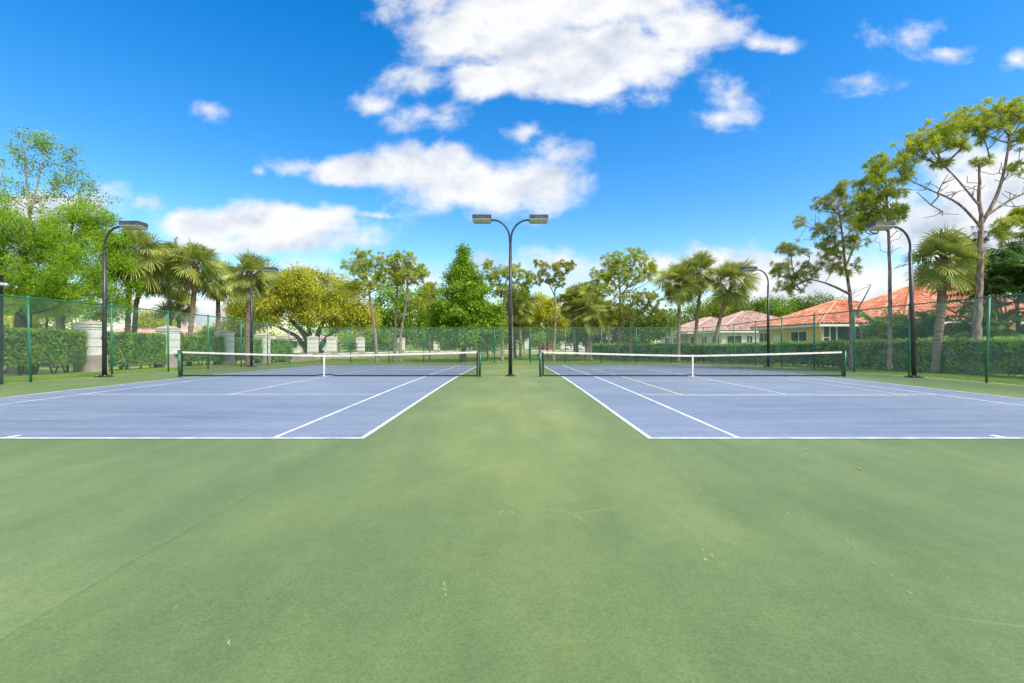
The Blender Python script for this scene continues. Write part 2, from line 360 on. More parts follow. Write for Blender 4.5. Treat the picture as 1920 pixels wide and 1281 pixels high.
net(1.20,7.60,13.98,'black tennis net with white headband on the right blue court',-1)

# ------------------------------------------------------------------ chain link fences
FH=3.05
def fence(pts,label,posts,braces,clamps=True):
    """pts: polyline (x,y); posts: list of (x,y); braces: list of ((x,y),(x,y))"""
    o=(pts[0][0],pts[0][1],gz(pts[0][1]))
    t=thing('chain_link_fence',o,label,'fence','green chain link fences round the courts')
    for (x,y,lean) in posts:
        z=gz(y); mb=MB(); mb.tube([(x,y,z-.02),(x+lean,y,z+FH)],.038,10)
        p=mb.build('post',M['vinyl'],t,o,True)
        MB().tube([(x+lean,y,z+FH-.005),(x+lean,y,z+FH+.05),(x+lean,y,z+FH+.08)],[.045,.045,.012],10).build('post_cap',M['vinyl'],p,o,True)
    P=[(x,y,gz(y)+FH) for x,y in pts]
    Q=[]
    for a,b in zip(P[:-1],P[1:]):
        n=max(2,int(math.dist(a,b)/1.0)); Q+=[(a[0]+(b[0]-a[0])*k/n,a[1]+(b[1]-a[1])*k/n) for k in range(n)]
    Q.append(pts[-1]); MB().tube([(x,y,gz(y)+FH) for x,y in Q],.024,8).build('top_rail',M['vinyl'],t,o,True)
    for (a,b) in braces:
        MB().tube([(a[0],a[1],gz(a[1])+1.35),(b[0],b[1],gz(b[1])+1.35)],.02,8).build('brace_rail',M['vinyl'],t,o,True)
    # woven wire: diagonals of 50 mm mesh
    mb=MB(); step=.0755; hw=.0021
    VV=[];QQ=[];n=0
    for a,b in zip(pts[:-1],pts[1:]):
        L=math.dist(a,b); dx,dy=(b[0]-a[0])/L,(b[1]-a[1])/L; H=FH-.03; nx,ny=-dy,dx
        for sgn in (1,-1):
            for s in np.arange(-H,L,step):
                s0,h0=s,0.; s1,h1=s+H,H
                if s0<0: h0-=s0; s0=0
                if s1>L: h1-=(s1-L); s1=L
                if h1-h0<.05: continue
                if sgn<0: h0,h1=H-h0,H-h1
                for (sa,ha,sb,hb) in ((s0,h0,s1,h1),):
                    k=3; pts_=[]
                    for i in range(k+1):
                        f=i/k; ss=sa+(sb-sa)*f; hh=ha+(hb-ha)*f; y=a[1]+dy*ss
                        pts_.append((a[0]+dx*ss,y,gz(y)+.02+hh))
                    for i in range(k):
                        p,q=pts_[i],pts_[i+1]
                        ux,uz=(hw*.75*dx,hw*.75*dy),-hw*.75*sgn
                        off=.0025*sgn
                        for (p_,) in ((p,),(q,)):
                            px,py,pz=p_[0]+nx*off,p_[1]+ny*off,p_[2]
                            VV+=[(px+ux[0],py+ux[1],pz+uz),(px-ux[0],py-ux[1],pz-uz),(px+nx*hw*1.3*sgn,py+ny*hw*1.3*sgn,pz)]
                        QQ+=[(n,n+3,n+4,n+1),(n+1,n+4,n+5,n+2),(n+2,n+5,n+3,n)]; n+=6
    mb.add(VV,QQ); mb.build('chain_link_mesh',M['wire'],t,o)
    return t
lx=-17.40
fence([(lx,6.9),(lx,34.8),(-16.4,38.4)],'green chain link fence along the left side, before the clipped hedges and pillars',
      [(lx,6.9,0),(lx,9.95,0),(lx,13.0,0),(lx,16.1,-.10),(lx,19.37,-.03),(lx,22.55,-.02),(lx,25.5,0),(lx,28.6,0),(lx,31.7,0),(lx,34.8,0)],[((lx,31.7),(lx,34.8))])
fp=[-16.4,-13.9,-10.6,-7.6,-4.5,-1.5,1.6,4.6,7.7,10.7,13.75,16.5]
fence([(-16.4,38.4),(16.5,38.4)],'green chain link fence across the far end of both courts',
      [(x,38.4,0) for x in fp],[((-13.9,38.4),(-10.6,38.4)),((10.7,38.4),(13.75,38.4))])
rx=16.90
fence([(16.5,38.4),(rx,33.9),(rx,6.8)],'green chain link fence along the right side, before the long hedge and tiled houses',
      [(rx,33.9,0),(rx,30.9,0),(rx,27.9,0),(rx,24.9,0),(rx,21.98,0),(rx,18.95,.02),(rx,15.86,.10),(rx,12.8,0),(rx,9.8,0),(rx,6.8,0)],[((rx,30.9),(rx,33.9))])

# ------------------------------------------------------------------ court lights
def lamp_head(t,x0,z,s):
    """shoebox head whose inner end is at x0, reaching outward along s"""
    L=.80; D=.50; zt=z+.17; zb=z-.02
    a,b=x0,x0+s*L
    v=[(a,-D/2,zt),(b,-D/2,zt),(b,D/2,zt),(a,D/2,zt),(a,-D/2-.01,zb),(b,-D/2-.01,zb),(b,D/2+.01,zb),(a,D/2+.01,zb)]
    i=.06; v2=[(a+s*i,-D/2+i,zb-.10),(b-s*i*.7,-D/2+i,zb-.10),(b-s*i*.7,D/2-i,zb-.10),(a+s*i,D/2-i,zb-.10)]
    f=[[0,1,2,3],[0,4,5,1],[1,5,6,2],[2,6,7,3],[3,7,4,0],[4,7,6,5]]
    h=MB().add(v,f).build('lamp_head',M['head'],t)
    MB().bb(min(a,b)-.012,max(a,b)+.012,-D/2-.022,D/2+.022,zb-.018,zb+.006).build('trim',M['lens'],h)
    MB().add([(q[0],q[1],zb-.019) for q in v[4:]]+v2,[[0,4,5,1],[1,5,6,2],[2,6,7,3],[3,7,4,0],[4,7,6,5],[0,1,2,3]]).build('lens',M['lens'],h)
def light(loc,arms,h,label,lean=0):
    t=thing('court_light',loc,label,'light pole','dark light poles around the courts')
    MB().bb(-.22,.22,-.22,.22,0,.05).bb(-.13,.13,-.13,.13,.05,.08).build('base_plate',M['pole'],t)
    for bx in (-.17,.17):
        for by in (-.17,.17): MB().tube([(bx,by,.05),(bx,by,.10)],.02,6).build('bolt',M['steel'],t)
    hp=h-1.05
    MB().tube([(0,0,.06),(lean*.5,0,hp*.5),(lean,0,hp)],[.085,.078,.062],14).build('pole',M['pole'],t,None,True)
    MB().bb(-.05,.05,-.095,-.075,1.55,1.72).build('hand_hole_cover',M['pole'],t)
    for s in arms:
        R0=.72; zz=h-.05-R0*1.15
        Pp=[(lean,0,hp-.05)]+[(lean+s*R0*(1-math.cos(a)),0,zz+R0*1.15*math.sin(a)) for a in np.linspace(0,math.pi/2,12)]+[(lean+s*(R0+.16),0,h-.05)]
        if len(arms)>1: Pp=[(p[0]+s*.03*min(1,i),p[1],p[2]) for i,p in enumerate(Pp)]
        MB().tube(Pp,.042,10).build('arm',M['pole'],t,None,True)
        lamp_head(t,lean+s*(R0+.10),h-.05,s)
    return t
light((-.07,19.2,gz(19.2)),(-1,1),6.78,'tall double armed court light between the two nets')
light((-17.02,18.6,gz(18.6)),(1,),6.35,'single arm court light by the left fence, nearest the camera, beside the first big pillar')
light((-16.9,28.9,gz(28.9)),(1,),6.30,'single arm court light farther along the left fence, beside a palm trunk')
light((16.52,18.3,gz(18.3)),(-1,),6.25,'single arm court light by the right fence, nearest the camera, before the big palm',-.16)
light((16.45,28.6,gz(28.6)),(-1,),6.30,'single arm court light farther along the right fence, before the yellow house')
# black camera post
t=thing('camera_post',(-17.62,15.15,gz(15.1)),'black square post with a small security camera at the left edge of the photo','post')
MB().bb(-.15,.15,-.15,.15,-.02,3.7).bb(-.16,.16,-.16,.16,3.7,3.75).build('post',M['black'],t)
c=MB(); c.tube([(.15,-.04,3.43),(.42,-.05,3.40)],.055,10); c.tube([(.42,-.05,3.40),(.50,-.05,3.39)],.062,10)
cm=c.build('security_camera',M['carsilver'],t,None,True); MB().bar((.10,0,3.5),(.25,-.04,3.46),.05).build('bracket',M['steel'],cm)
MB().bb(-.02,.12,-.26,-.152,.0,.38).build('junction_box',M['steel'],t)

# ------------------------------------------------------------------ pillars, wall, railing
pw=.9
def pillar_at(x,y):
    pass
PL=[]
def make_pillar(x,y,label,s=1.0):
    t=thing('stucco_pillar',(x,y,gz(y)-.02),label,'pillar','stucco pillars of the boundary wall')
    h=.88*s
    MB().bb(-.46,.46,-.46,.46,0,h).build('plinth',M['taupe'],t)
    z=h
    sh=MB(); gr=MB()
    for k in range(3):
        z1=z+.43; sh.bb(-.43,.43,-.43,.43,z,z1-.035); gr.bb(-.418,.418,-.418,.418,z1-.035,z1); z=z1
    sh.bb(-.43,.43,-.43,.43,z,z+.12); z+=.12
    s_=sh.build('shaft',M['stucco'],t); gr.build('groove',M['stuccoshade'],s_)
    cp=MB(); cp.bb(-.47,.47,-.47,.47,z,z+.11)
    cp.build('cornice',M['stucco'],t)
    z+=.11
    v=[(-.49,-.49,z),(.49,-.49,z),(.49,.49,z),(-.49,.49,z),(-.49,-.49,z+.04),(.49,-.49,z+.04),(.49,.49,z+.04),(-.49,.49,z+.04),(0,0,z+.25)]
    MB().add(v,[[0,3,2,1],[0,1,5,4],[1,2,6,5],[2,3,7,6],[3,0,4,7]],[[4,5,8],[5,6,8],[6,7,8],[7,4,8]]).build('cap',M['capc'],t)
    return t
pill=[(-21.28,22.5,'big cream and taupe pillar nearest the camera, behind the left light pole'),
 (-21.28,27.55,'stucco pillar left of the left net post, second along the hedge line'),
 (-21.28,33.0,'stucco pillar between hedges, third along the line from the camera'),
 (-21.28,38.0,'stucco pillar between hedges just right of the far left light pole'),
 (-22.3,43.3,'stucco pillar whose cap just shows over the last clipped hedge on the left'),
 (-21.9,49,'grey cream pillar right of the hedge end, under the spreading tree'),
 (-21.3,52.6,'grey cream pillar with a parked silver car to its left'),
 (-19.4,57,'pillar right of the white globe lamp, under the spreading tree edge'),
 (-15.9,64,'far pillar half hidden by two thin pine trunks'),
 (-11.4,67.5,'far pillar just left of the bright conical tree, among leaves'),
 (-6.7,70,'far pillar glimpsed right behind the conical tree trunk'),
 (-2.4,72,'far pillar just left of the central light pole'),
 (2.5,74,'slim looking far white pillar right of the central light pole'),
 (8.7,76,'far white pillar beside the parked white car'),
 (15.3,78,'far pillar behind the left end of the long right hedge')]
for x,y,l in pill: make_pillar(x,y,l)
# wall runs between pillars
wl=['low taupe wall just right of the last left hedge','low wall under the spreading tree, by the silver car','low wall with railing right of the white globe lamp',
    'low wall with railing behind the leaning pine trunk','low wall with railing left of the conical tree','low wall with railing behind the conical tree trunk',
    'low wall with railing just left of the central light pole','low wall with railing behind the central light pole','low wall with railing before the red cars','low wall with railing before the white car']
pp=[(x,y) for x,y,_ in pill[4:]]
for k,((xa,ya),(xb,yb)) in enumerate(zip(pp[:-1],pp[1:])):
    L=math.hypot(xb-xa,yb-ya); ang=math.atan2(yb-ya,xb-xa); zc=gz((ya+yb)/2)
    t=thing('boundary_wall',((xa+xb)/2,(ya+yb)/2,zc-.02),wl[k],'wall','low wall panels between the far pillars',ang)
    h=L/2-.47
    MB().bb(-h,h,-.11,.11,-.05,.50).build('wall',M['taupe'],t)
    MB().bb(-h,h,-.15,.15,.502,.60).build('coping',M['stucco'],t)
    if k>=2:
        r=MB()
        for z in (.75,1.75): r.bb(-h,h,-.02,.02,z-.02,z+.02)
        for x in np.arange(-h+.1,h,.14): r.bb(x-.011,x+.011,-.011,.011,.602,1.9)
        r.build('railing',M['black'],t)

# ------------------------------------------------------------------ foliage tools
def rdir(n,rng): v=rng.standard_normal((n,3)); return v/np.linalg.norm(v,axis=1)[:,None]
def leaves(mb,P,size,rng,aspect=.5,droop=0,upb=.5):
    """one rhombic leaf at each point"""
    n=len(P)
    if n==0: return
    d=rdir(n,rng); d[:,2]-=droop; d/=np.linalg.norm(d,axis=1)[:,None]
    nn=rdir(n,rng); nn[:,2]=np.abs(nn[:,2])+upb; s=np.cross(d,nn); s/=np.linalg.norm(s,axis=1)[:,None]+1e-9
    L=(size*(.6+.8*rng.random(n)))[:,None]; w=L*aspect*.5
    nrm=np.cross(s,d)
    mid=P+d*L*.45+nrm*L*.08
    v=np.stack([P,mid+s*w,P+d*L,mid-s*w],1).reshape(-1,3)
    mb.add(v,np.arange(n*4).reshape(-1,4))
def tufts(mb,C,Dr,rad,n,rng,w=.012,spread=1.0):
    """radial needle tufts at C pointing along Dr"""
    m=len(C); 
    if m==0: return
    C=np.repeat(C,n,0); Dd=np.repeat(Dr,n,0); d=rdir(m*n,rng)*spread+Dd*.75; d[:,2]+=.15; d/=np.linalg.norm(d,axis=1)[:,None]
    L=(rad*(.65+.5*rng.random(m*n)))[:,None]; s=np.cross(d,rdir(m*n,rng)); s/=np.linalg.norm(s,axis=1)[:,None]+1e-9
    b=C+d*L*.08; ww=w*(.7+.6*rng.random(m*n))[:,None]
    mid=b+d*L*.6; 
    v=np.stack([b,mid+s*ww,b+d*L-np.array([0,0,.04])*L/.3,mid-s*ww],1).reshape(-1,3)
    mb.add(v,np.arange(m*n*4).reshape(-1,4))
def gapnoise(P,f,seed):
    r=np.random.default_rng(seed); s=np.zeros(len(P))
    for k in range(5):
        d=r.standard_normal(3); d/=np.linalg.norm(d); s+=np.sin(P@d*f*(1+.5*k)*1.0+r.random()*6.28)
    return s/2.2
def resample(P,step):
    P=np.asarray(P,float); seg=np.linalg.norm(np.diff(P,axis=0),axis=1); cum=np.concatenate([[0],np.cumsum(seg)]); n=max(4,int(cum[-1]/step))
    t=np.linspace(0,cum[-1],n+1)
    Q=np.stack([np.interp(t,cum,P[:,k]) for k in range(3)],1)
    for _ in range(3): Q[1:-1]=(Q[:-2]+2*Q[1:-1]+Q[2:])/4
    return Q
def grow(trunks,tips,rng,r0,rt=.012,seg=.45,slope=.35,startf=.35,wig=.07,p=2.3,arch=.12):
    """grow limbs from trunk polylines to crown tips; returns (MB wood, tip directions)"""
    nodes=[];par=[];istrunk=[];tr=[]
    mbt=MB(); 
    for T in trunks:
        Q=resample(T[0],.35); Q[1:-1]+=rng.standard_normal((len(Q)-2,3))*min(.018,T[1]*.05)
        rr=np.linspace(T[1],T[2],len(Q)); 
        if T[3]: rr[0]*=1.55; rr[1]*=1.2
        mbt.tube(Q,rr,12,True,.03,rng)
        k0=int(len(Q)*T[4]); base=len(nodes)
        for i in range(k0,len(Q)):
            nodes.append(Q[i]); par.append(-1 if i==k0 else len(nodes)-2); istrunk.append(True); tr.append(rr[i])
    nodes=np.array(nodes); NT=len(nodes)
    A=list(nodes); Arr=np.zeros((NT+len(tips)*14,3)); Arr[:NT]=nodes; n=NT
    td=np.array([np.min(np.linalg.norm(nodes-t,axis=1)) for t in tips]); order=np.argsort(td)
    dirs=np.zeros((len(tips),3)); ends=[0]*len(tips)
    for ti in order:
        t=tips[ti]; Dv=t-Arr[:n]; dist=np.linalg.norm(Dv,axis=1); hd=np.linalg.norm(Dv[:,:2],axis=1)
        cost=dist+1.6*np.maximum(0,Arr[:n,2]-(t[2]-slope*hd)); i=int(np.argmin(cost))
        a=Arr[i]; L=dist[i]; k=min(12,max(1,int(L/seg))); prev=i
        for j in range(1,k+1):
            f=j/k; q=a+(t-a)*f
            if j<k: q=q+rng.standard_normal(3)*wig*min(1,L*.5)+np.array([0,0,-arch*L*math.sin(f*math.pi)*.6])
            Arr[n]=q; par.append(prev); prev=n; n+=1
        ends[ti]=prev; d=Arr[prev]-Arr[par[prev]]; dirs[ti]=d/(np.linalg.norm(d)+1e-9)
    acc=np.zeros(n); rad=np.zeros(n)
    for i in range(n-1,-1,-1):
        rad[i]=max(rt,acc[i]**(1/p))
        if par[i]>=0: acc[par[i]]+=rad[i]**p
    E=[(par[i],i) for i in range(NT,n) ]
    a=np.array([e[0] for e in E]); b=np.array([e[1] for e in E])
    PA=Arr[a]; PB=Arr[b]; ra=np.where(a<NT,rad[b]*1.15,rad[a]); rb=rad[b]
    ra=np.minimum(ra,r0*.75); rb=np.minimum(rb,r0*.75)
    d=PB-PA; d/=np.linalg.norm(d,axis=1)[:,None]+1e-9; ref=np.tile([.31,.2,.93],(len(d),1)); u=np.cross(d,ref); u/=np.linalg.norm(u,axis=1)[:,None]+1e-9; k=np.cross(d,u)
    m=5; an=np.arange(m)*2*math.pi/m; ca,sa=np.cos(an)[None,:,None],np.sin(an)[None,:,None]
    r1=PA[:,None]+(u[:,None]*ca+k[:,None]*sa)*ra[:,None,None]; r2=PB[:,None]+(u[:,None]*ca+k[:,None]*sa)*rb[:,None,None]
    V=np.concatenate([r1,r2],1).reshape(-1,3); base=(np.arange(len(E))*2*m)[:,None,None]
    q=np.array([[j,(j+1)%m,m+(j+1)%m,m+j] for j in range(m)])[None]+base
    mbt.add(V,q.reshape(-1,4))
    return mbt,dirs
def lobe_pts(lobes,d,n,rng,inner=.45,gap=-.2,gf=2.2,dep=.85,seed=1):
    out=[]; tot=sum(l[2]*l[3] for l in lobes)
    for l in lobes:
        px,py,rx,ry=l[:4]; dd=l[4] if len(l)>4 else 0
        c=W(px,py,d+dd); s=(d+dd)/F; k=int(n*l[2]*l[3]/tot*1.0)+3
        v=rdir(k*3,rng); r=inner+(1-inner)*rng.random(k*3)**.7
        Pp=c+v*r[:,None]*np.array([rx*s,rx*s*dep,ry*s])
        Pp=Pp[gapnoise(Pp,gf,seed)>gap][:k]; out.append(Pp)
    return np.concatenate(out)
def tree(name,label,group,d,trunks,lobes,ntips,style,leafm,barkm,seed,size=.12,per=30,rad=.35,r0=.2,slope=.35,cat='tree',gap=-.3,inner=.45,aspect=.5,droop=0,w=.014,dep=.85,sat=2,bare=None,rt=.012,arch=.12,wig=.07,ground=None,gf=2.2):
    """trunks: list of (pixel polyline, base radius, top radius, flare, start fraction)"""
    rng=np.random.default_rng(seed)
    TT=[]
    for (pl,ra,rb,fl,sf) in trunks:
        P3=[W(q[0],q[1],d+(q[2] if len(q)>2 else 0)) for q in pl]
        if fl: P3[0][2]=gz(d)-.08
        TT.append((P3,ra,rb,fl,sf))
    base=TT[0][0][0].copy(); base[2]+=.05
    t=thing(name,base,label,cat,group)
    tips=lobe_pts(lobes,d,ntips,rng,inner,gap,gf,dep,seed)
    nl=len(tips)
    if bare: tips=np.concatenate([tips,lobe_pts(bare[0],d,bare[1],rng,.1,-2,gf,dep,seed+1)])
    wood,dirs=grow(TT,tips,rng,r0,rt,.45,slope,wig=wig,arch=arch); tips=tips[:nl]; dirs=dirs[:nl]
    wood.build('trunk',barkm,t,base,True)
    mb=MB()
    if style=='needle':
        C=[tips];Dd=[dirs]
        for k in range(int(sat)):
            C.append(tips-dirs*rad*(.4+.6*rng.random((len(tips),1)))+rng.standard_normal(tips.shape)*rad*.55); Dd.append(dirs+rng.standard_normal(dirs.shape)*.5)
        tufts(mb,np.concatenate(C),np.concatenate(Dd),size,per,rng,w)
    else:
        fl=np.array([1,1,.55]) if style=='flat' else np.array([1,1,.8])
        c=np.repeat(tips,per,0); r_=rng.standard_normal((len(c),3))*rad*.62*fl
        if style=='flat': r_[:,2]-=np.linalg.norm(r_[:,:2],axis=1)*.30
        leaves(mb,c+r_,size,rng,aspect,droop)
    mb.build('crown',leafm,t,base)
    return t

# ------------------------------------------------------------------ sabal palms
def fanpalm(label,d,trunk,crown,rc,seed,tr=.15,nf=38,dead=6,name='palm_tree',lw=.022,spike=False,group='sabal palms around the courts',droopy=.0):
    rng=np.random.default_rng(seed)
    Pp=[W(px,py,d) for px,py in trunk]; Pp[0][2]=gz(d)-.05; c=W(crown[0],crown[1],d); Pp.append(c)
    base=Pp[0].copy(); base[2]+=.03
    t=thing(name,base,label,'palm tree',group)
    Q=resample(Pp,.22); m=len(Q); rr=np.full(m,tr)*(1+.06*rng.standard_normal(m)); rr[0]*=1.25; rr[1]*=1.1
    MB().tube(Q,rr,12,True,.05,rng).build('trunk',M['bark_palm'],t,base,True)
    # leaf boots below the crown
    bt=MB(); 
    for k in range(26):
        a=k*2.4; h=-.75+.85*k/26; q=c+np.array([0,0,h]); u=np.array([math.cos(a),math.sin(a),0]); bt.bar(q+u*tr*.7,q+u*(tr+.16)+np.array([0,0,.24]),.09,.04)
    bt.build('leaf_boots',M['boot'],t,base)
    mb=MB(); md=MB(); R_=rc*d/F*.82
    def frond(mb,az,el,Rr,nl,dr):
        u=np.array([math.cos(az)*math.cos(el),math.sin(az)*math.cos(el),math.sin(el)])
        pet=Rr*(.50+.14*rng.random()); blade=Rr*.56
        side=np.cross(u,[0,0,1.]); side/=np.linalg.norm(side)+1e-9; up=np.cross(side,u); rl=.6*rng.standard_normal(); side=side*math.cos(rl)+up*math.sin(rl); up=np.cross(side,u)
        p1=c+u*pet*.5+np.array([0,0,.02]); p2=c+u*pet+np.array([0,0,-dr*.12*Rr])
        mb.bar(c,p1,.035,.02); mb.bar(p1,p2,.03,.016)
        ax=p2-p1; ax/=np.linalg.norm(ax)
        an=np.linspace(-2.35,2.35,nl)+rng.standard_normal(nl)*.03
        dirs=ax[None]*np.cos(an)[:,None]+side[None]*np.sin(an)[:,None]+up[None]*(.22*np.abs(np.sin(an)))[:,None]
        start=p2+ax*(np.cos(an)*.06*Rr+.03*Rr)[:,None]
        L=blade*(.74+.26*np.cos(an*.5))*(.9+.2*rng.random(nl))
        g=np.array([0,0,-1.])
        a0=start; a1=start+dirs*L[:,None]*.5+g*(dr*.06*Rr); dd=dirs+g*(.10+.34*dr+.15*rng.random((nl,1))); dd/=np.linalg.norm(dd,axis=1)[:,None]
        a2=a1+dd*L[:,None]*.32; d3=dd+g*(.22+.62*dr); d3/=np.linalg.norm(d3,axis=1)[:,None]; a3=a2+d3*L[:,None]*.24
        s=np.cross(dirs,up[None]); s/=np.linalg.norm(s,axis=1)[:,None]+1e-9
        v=np.stack([a0-s*lw*.5,a0+s*lw*.5,a1-s*lw*1.5,a1+s*lw*1.5,a2-s*lw*1.0,a2+s*lw*1.0,a3],1).reshape(-1,3)
        b=np.arange(nl)[:,None]*7
        q=np.concatenate([b+np.array([[0,1,3,2]]),b+np.array([[2,3,5,4]])]); tt=b+np.array([[4,5,6]])
        mb.add(v,q,tt)
    for k in range(nf):
        f=k/nf; el=1.35-2.5*f+rng.standard_normal()*.10; az=k*2.399+rng.standard_normal()*.2
        frond(mb,az,el,R_*(1.0+.12*rng.standard_normal())*(.85+.25*math.sin(min(1,f*1.4)*2)),30,.10+.50*f**1.5+droopy*.6)
    mb.build('crown',M['palm'],t,base)
    if spike:
        sp=MB(); q=c+np.array([.35,0,.3]); tp=q+np.array([.12,0,1.25]); sp.tube([q,(q+tp)/2,tp],[.07,.05,.02],6)
        for k in range(34):
            p=q+(tp-q)*(.25+.75*k/34); a=rng.random()*6.28; sp.bar(p,p+np.array([math.cos(a)*.17,math.sin(a)*.17,.16]),.035,.012)
        sp.build('spent_spike',M['palmdead'],t,base)
    if dead:
        for k in range(dead): frond(md,rng.random()*6.28,-1.0-.35*rng.random(),R_*.85,18,1.6)
        md.build('dry_fronds',M['palmdead'],t,base)
    return t
def featherpalm(mb,c,az,el,L,rng,nl=46,lw=.02,ll=.42):
    u=np.array([math.cos(az),math.sin(az),0]); t=np.linspace(0,1,nl); 
    x=L*(np.sin(np.minimum(1.5,t*(1.25)))*math.cos(el)+.1*t); z=L*(math.sin(el)*t*1.1-.55*t**2.3)
    P_=c+u[None]*x[:,None]+np.array([0,0,1.])*z[:,None]
    Dd=np.gradient(P_,axis=0); Dd/=np.linalg.norm(Dd,axis=1)[:,None]; side=np.array([-u[1],u[0],0.])
    mb.tube(P_[::6],np.linspace(.022,.006,len(P_[::6])),4,False)
    for s in (-1,1):
        P0=P_[4:]; d_=Dd[4:]*.65+side*s+np.array([0,0,.12])+rng.standard_normal((len(P0),3))*.08; d_/=np.linalg.norm(d_,axis=1)[:,None]
        l=(ll*np.sin(np.clip(t[4:]*2.7+.35,0,3.0))+.08)[:,None]; w_=np.cross(d_,[0,0,1.]); w_/=np.linalg.norm(w_,axis=1)[:,None]+1e-9
        mid=P0+d_*l*.55; tip=P0+d_*l+np.array([0,0,-.38])*l
        v=np.stack([P0,mid+w_*lw,tip,mid-w_*lw],1).reshape(-1,3); mb.add(v,np.arange(len(P0)*4).reshape(-1,4))
def arecaclump(label,x,y,h,nst,L,seed,mat,cat='palm shrub',lw=.024,spread=.6,name='feather_palm',nfr=9):
    rng=np.random.default_rng(seed); t=thing(name,(x,y,gz(y)),label,cat,'feathery palm shrubs by the right houses'); mb=MB()
    for k in range(nst):
        a=rng.random()*6.28; r=spread*rng.random()**.5; hh=h*(.45+.55*rng.random()); b=np.array([math.cos(a)*r*.5,math.sin(a)*r*.5,0]); tp=np.array([math.cos(a)*r*1.3,math.sin(a)*r*1.3,hh-L*.35])
        tp[2]=max(tp[2],.4); MB().tube([b,(b+tp)/2+rng.standard_normal(3)*.04,tp],[.05,.04,.03],6).build('stem',M['bark_palm'],t,None,True)
        for j in range(nfr): featherpalm(mb,tp,rng.random()*6.28,.35+.95*rng.random(),L*(.7+.5*rng.random()),rng,lw=lw)
    mb.build('crown',mat,t)
    return t

# ------------------------------------------------------------------ hedges
def hedge(pts,hw,z0,z1,label,group,mat,dens,size,seed,stems=0,name='hedge',rough=.06):
    """clipped hedge following pts; z relative to ground; leaves on the faces of a twiggy core"""
    rng=np.random.default_rng(seed); pts=np.array(pts,float); o=(pts[0][0],pts[0][1],gz(pts[0][1]))
    t=thing(name,o,label,'hedge',group)
    seg=np.linalg.norm(np.diff(pts,axis=0),axis=1); cum=np.concatenate([[0],np.cumsum(seg)]); L=cum[-1]; m=max(2,int(L/.5)); s=np.linspace(0,L,m+1)
    C=np.stack([np.interp(s,cum,pts[:,0]),np.interp(s,cum,pts[:,1])],1); D_=np.gradient(C,axis=0); D_/=np.linalg.norm(D_,axis=1)[:,None]; Nn_=np.column_stack([-D_[:,1],D_[:,0]])
    k=.10; v=[];q=[]
    for i in range(m+1):
        g=gz(C[i,1]); e=.10 if i in(0,m) else 0; c=C[i]+D_[i]*(e if i==0 else -e)
        for (sd,z) in ((-1,z0+.08),(-1,z1-k),(1,z1-k),(1,z0+.08)):
            j=rng.standard_normal(2)*.03; pz=c+Nn_[i]*sd*(hw-k); v.append((pz[0]+j[0],pz[1]+j[1],g+z))
        if i:
            b=4*i
            for jj in range(4): l=(jj+1)%4; q.append([b-4+jj,b-4+l,b+l,b+jj])
    q+=[[0,1,2,3],[b+3,b+2,b+1,b]]
    MB().add(v,q).build('twigs',M['core'],t,o)
    H=z1-z0; areas=[L*H,L*H,L*2*hw,2*hw*H,2*hw*H]; mb=MB()
    for f,a in enumerate(areas):
        n=int(a*dens); u=rng.random(n); w_=rng.random(n)
        if f<2: ss=u*L; off=np.full(n,hw*(1 if f else -1)); z=z0+w_*H; nr='side'
        elif f==2: ss=u*L; off=(w_*2-1)*hw; z=np.full(n,z1)
        else: ss=np.full(n,0. if f==3 else L); off=(u*2-1)*hw; z=z0+w_*H
        x=np.interp(ss,s,C[:,0]); y=np.interp(ss,s,C[:,1]); nx=np.interp(ss,s,Nn_[:,0]); ny=np.interp(ss,s,Nn_[:,1])
        dep=rng.random(n)**1.5*.13
        if f<2: off=off-np.sign(off)*dep
        elif f==2: z=z-dep
        z=np.where(z<z0+.25,z+rng.random(n)*.15*(rng.random(n)<.5),z)
        Pp=np.stack([x+nx*off,y+ny*off,z+np.array([gz(a_) for a_ in y])],1)
        bl=gapnoise(Pp,2.6,seed)*rough; 
        if f<2: Pp[:,0]+=nx*np.sign(off)*bl; Pp[:,1]+=ny*np.sign(off)*bl
        else: Pp[:,2]+=bl*.35 if f==2 else 0
        Pp+=rng.standard_normal(Pp.shape)*.022
        leaves(mb,Pp,size,rng,.6,0,.2)
    # loose shoots
    n=int(L*14); ss=rng.random(n)*L; off=(rng.random(n)*2-1)*hw; x=np.interp(ss,s,C[:,0])+np.interp(ss,s,Nn_[:,0])*off; y=np.interp(ss,s,C[:,1])+np.interp(ss,s,Nn_[:,1])*off
    Pp=np.stack([x,y,z1+np.array([gz(a_) for a_ in y])+rng.random(n)*.07],1); leaves(mb,Pp,size,rng,.5,-.8,.2)
    mb.build('leaves',mat,t,o)
    if stems:
        for ss in np.arange(.25,L,stems):
            st=MB()
            x=np.interp(ss,s,C[:,0])+rng.standard_normal()*.1; y=np.interp(ss,s,C[:,1])+rng.standard_normal()*.12; g=gz(y)
            for j in range(3): a=rng.standard_normal(2)*.07; st.tube([(x+a[0]*.3,y+a[1]*.3,g-.02),(x+a[0],y+a[1],g+z0*.6),(x+a[0]*1.6,y+a[1]*1.6,g+z0+.25)],[.045,.035,.03],6)
            st.build('stem',M['bark_dark'],t,o,True)
    return t
hx=-21.52
hg='clipped hedges between the left pillars'
hedge([(hx,8),(hx,21.95)],.55,.42,2.02,'clipped hedge at the far left edge, left of the biggest pillar',hg,M['hedge'],700,.085,11,.7)
hedge([(hx,23.05),(hx,27.0)],.55,.28,2.02,'clipped hedge between the two nearest pillars, right of the left light pole',hg,M['hedge'],800,.085,12,.6)
hedge([(hx,28.1),(hx,32.45)],.55,.28,2.02,'clipped hedge behind the left net post, between second and third pillars',hg,M['hedge'],700,.085,13,.6)
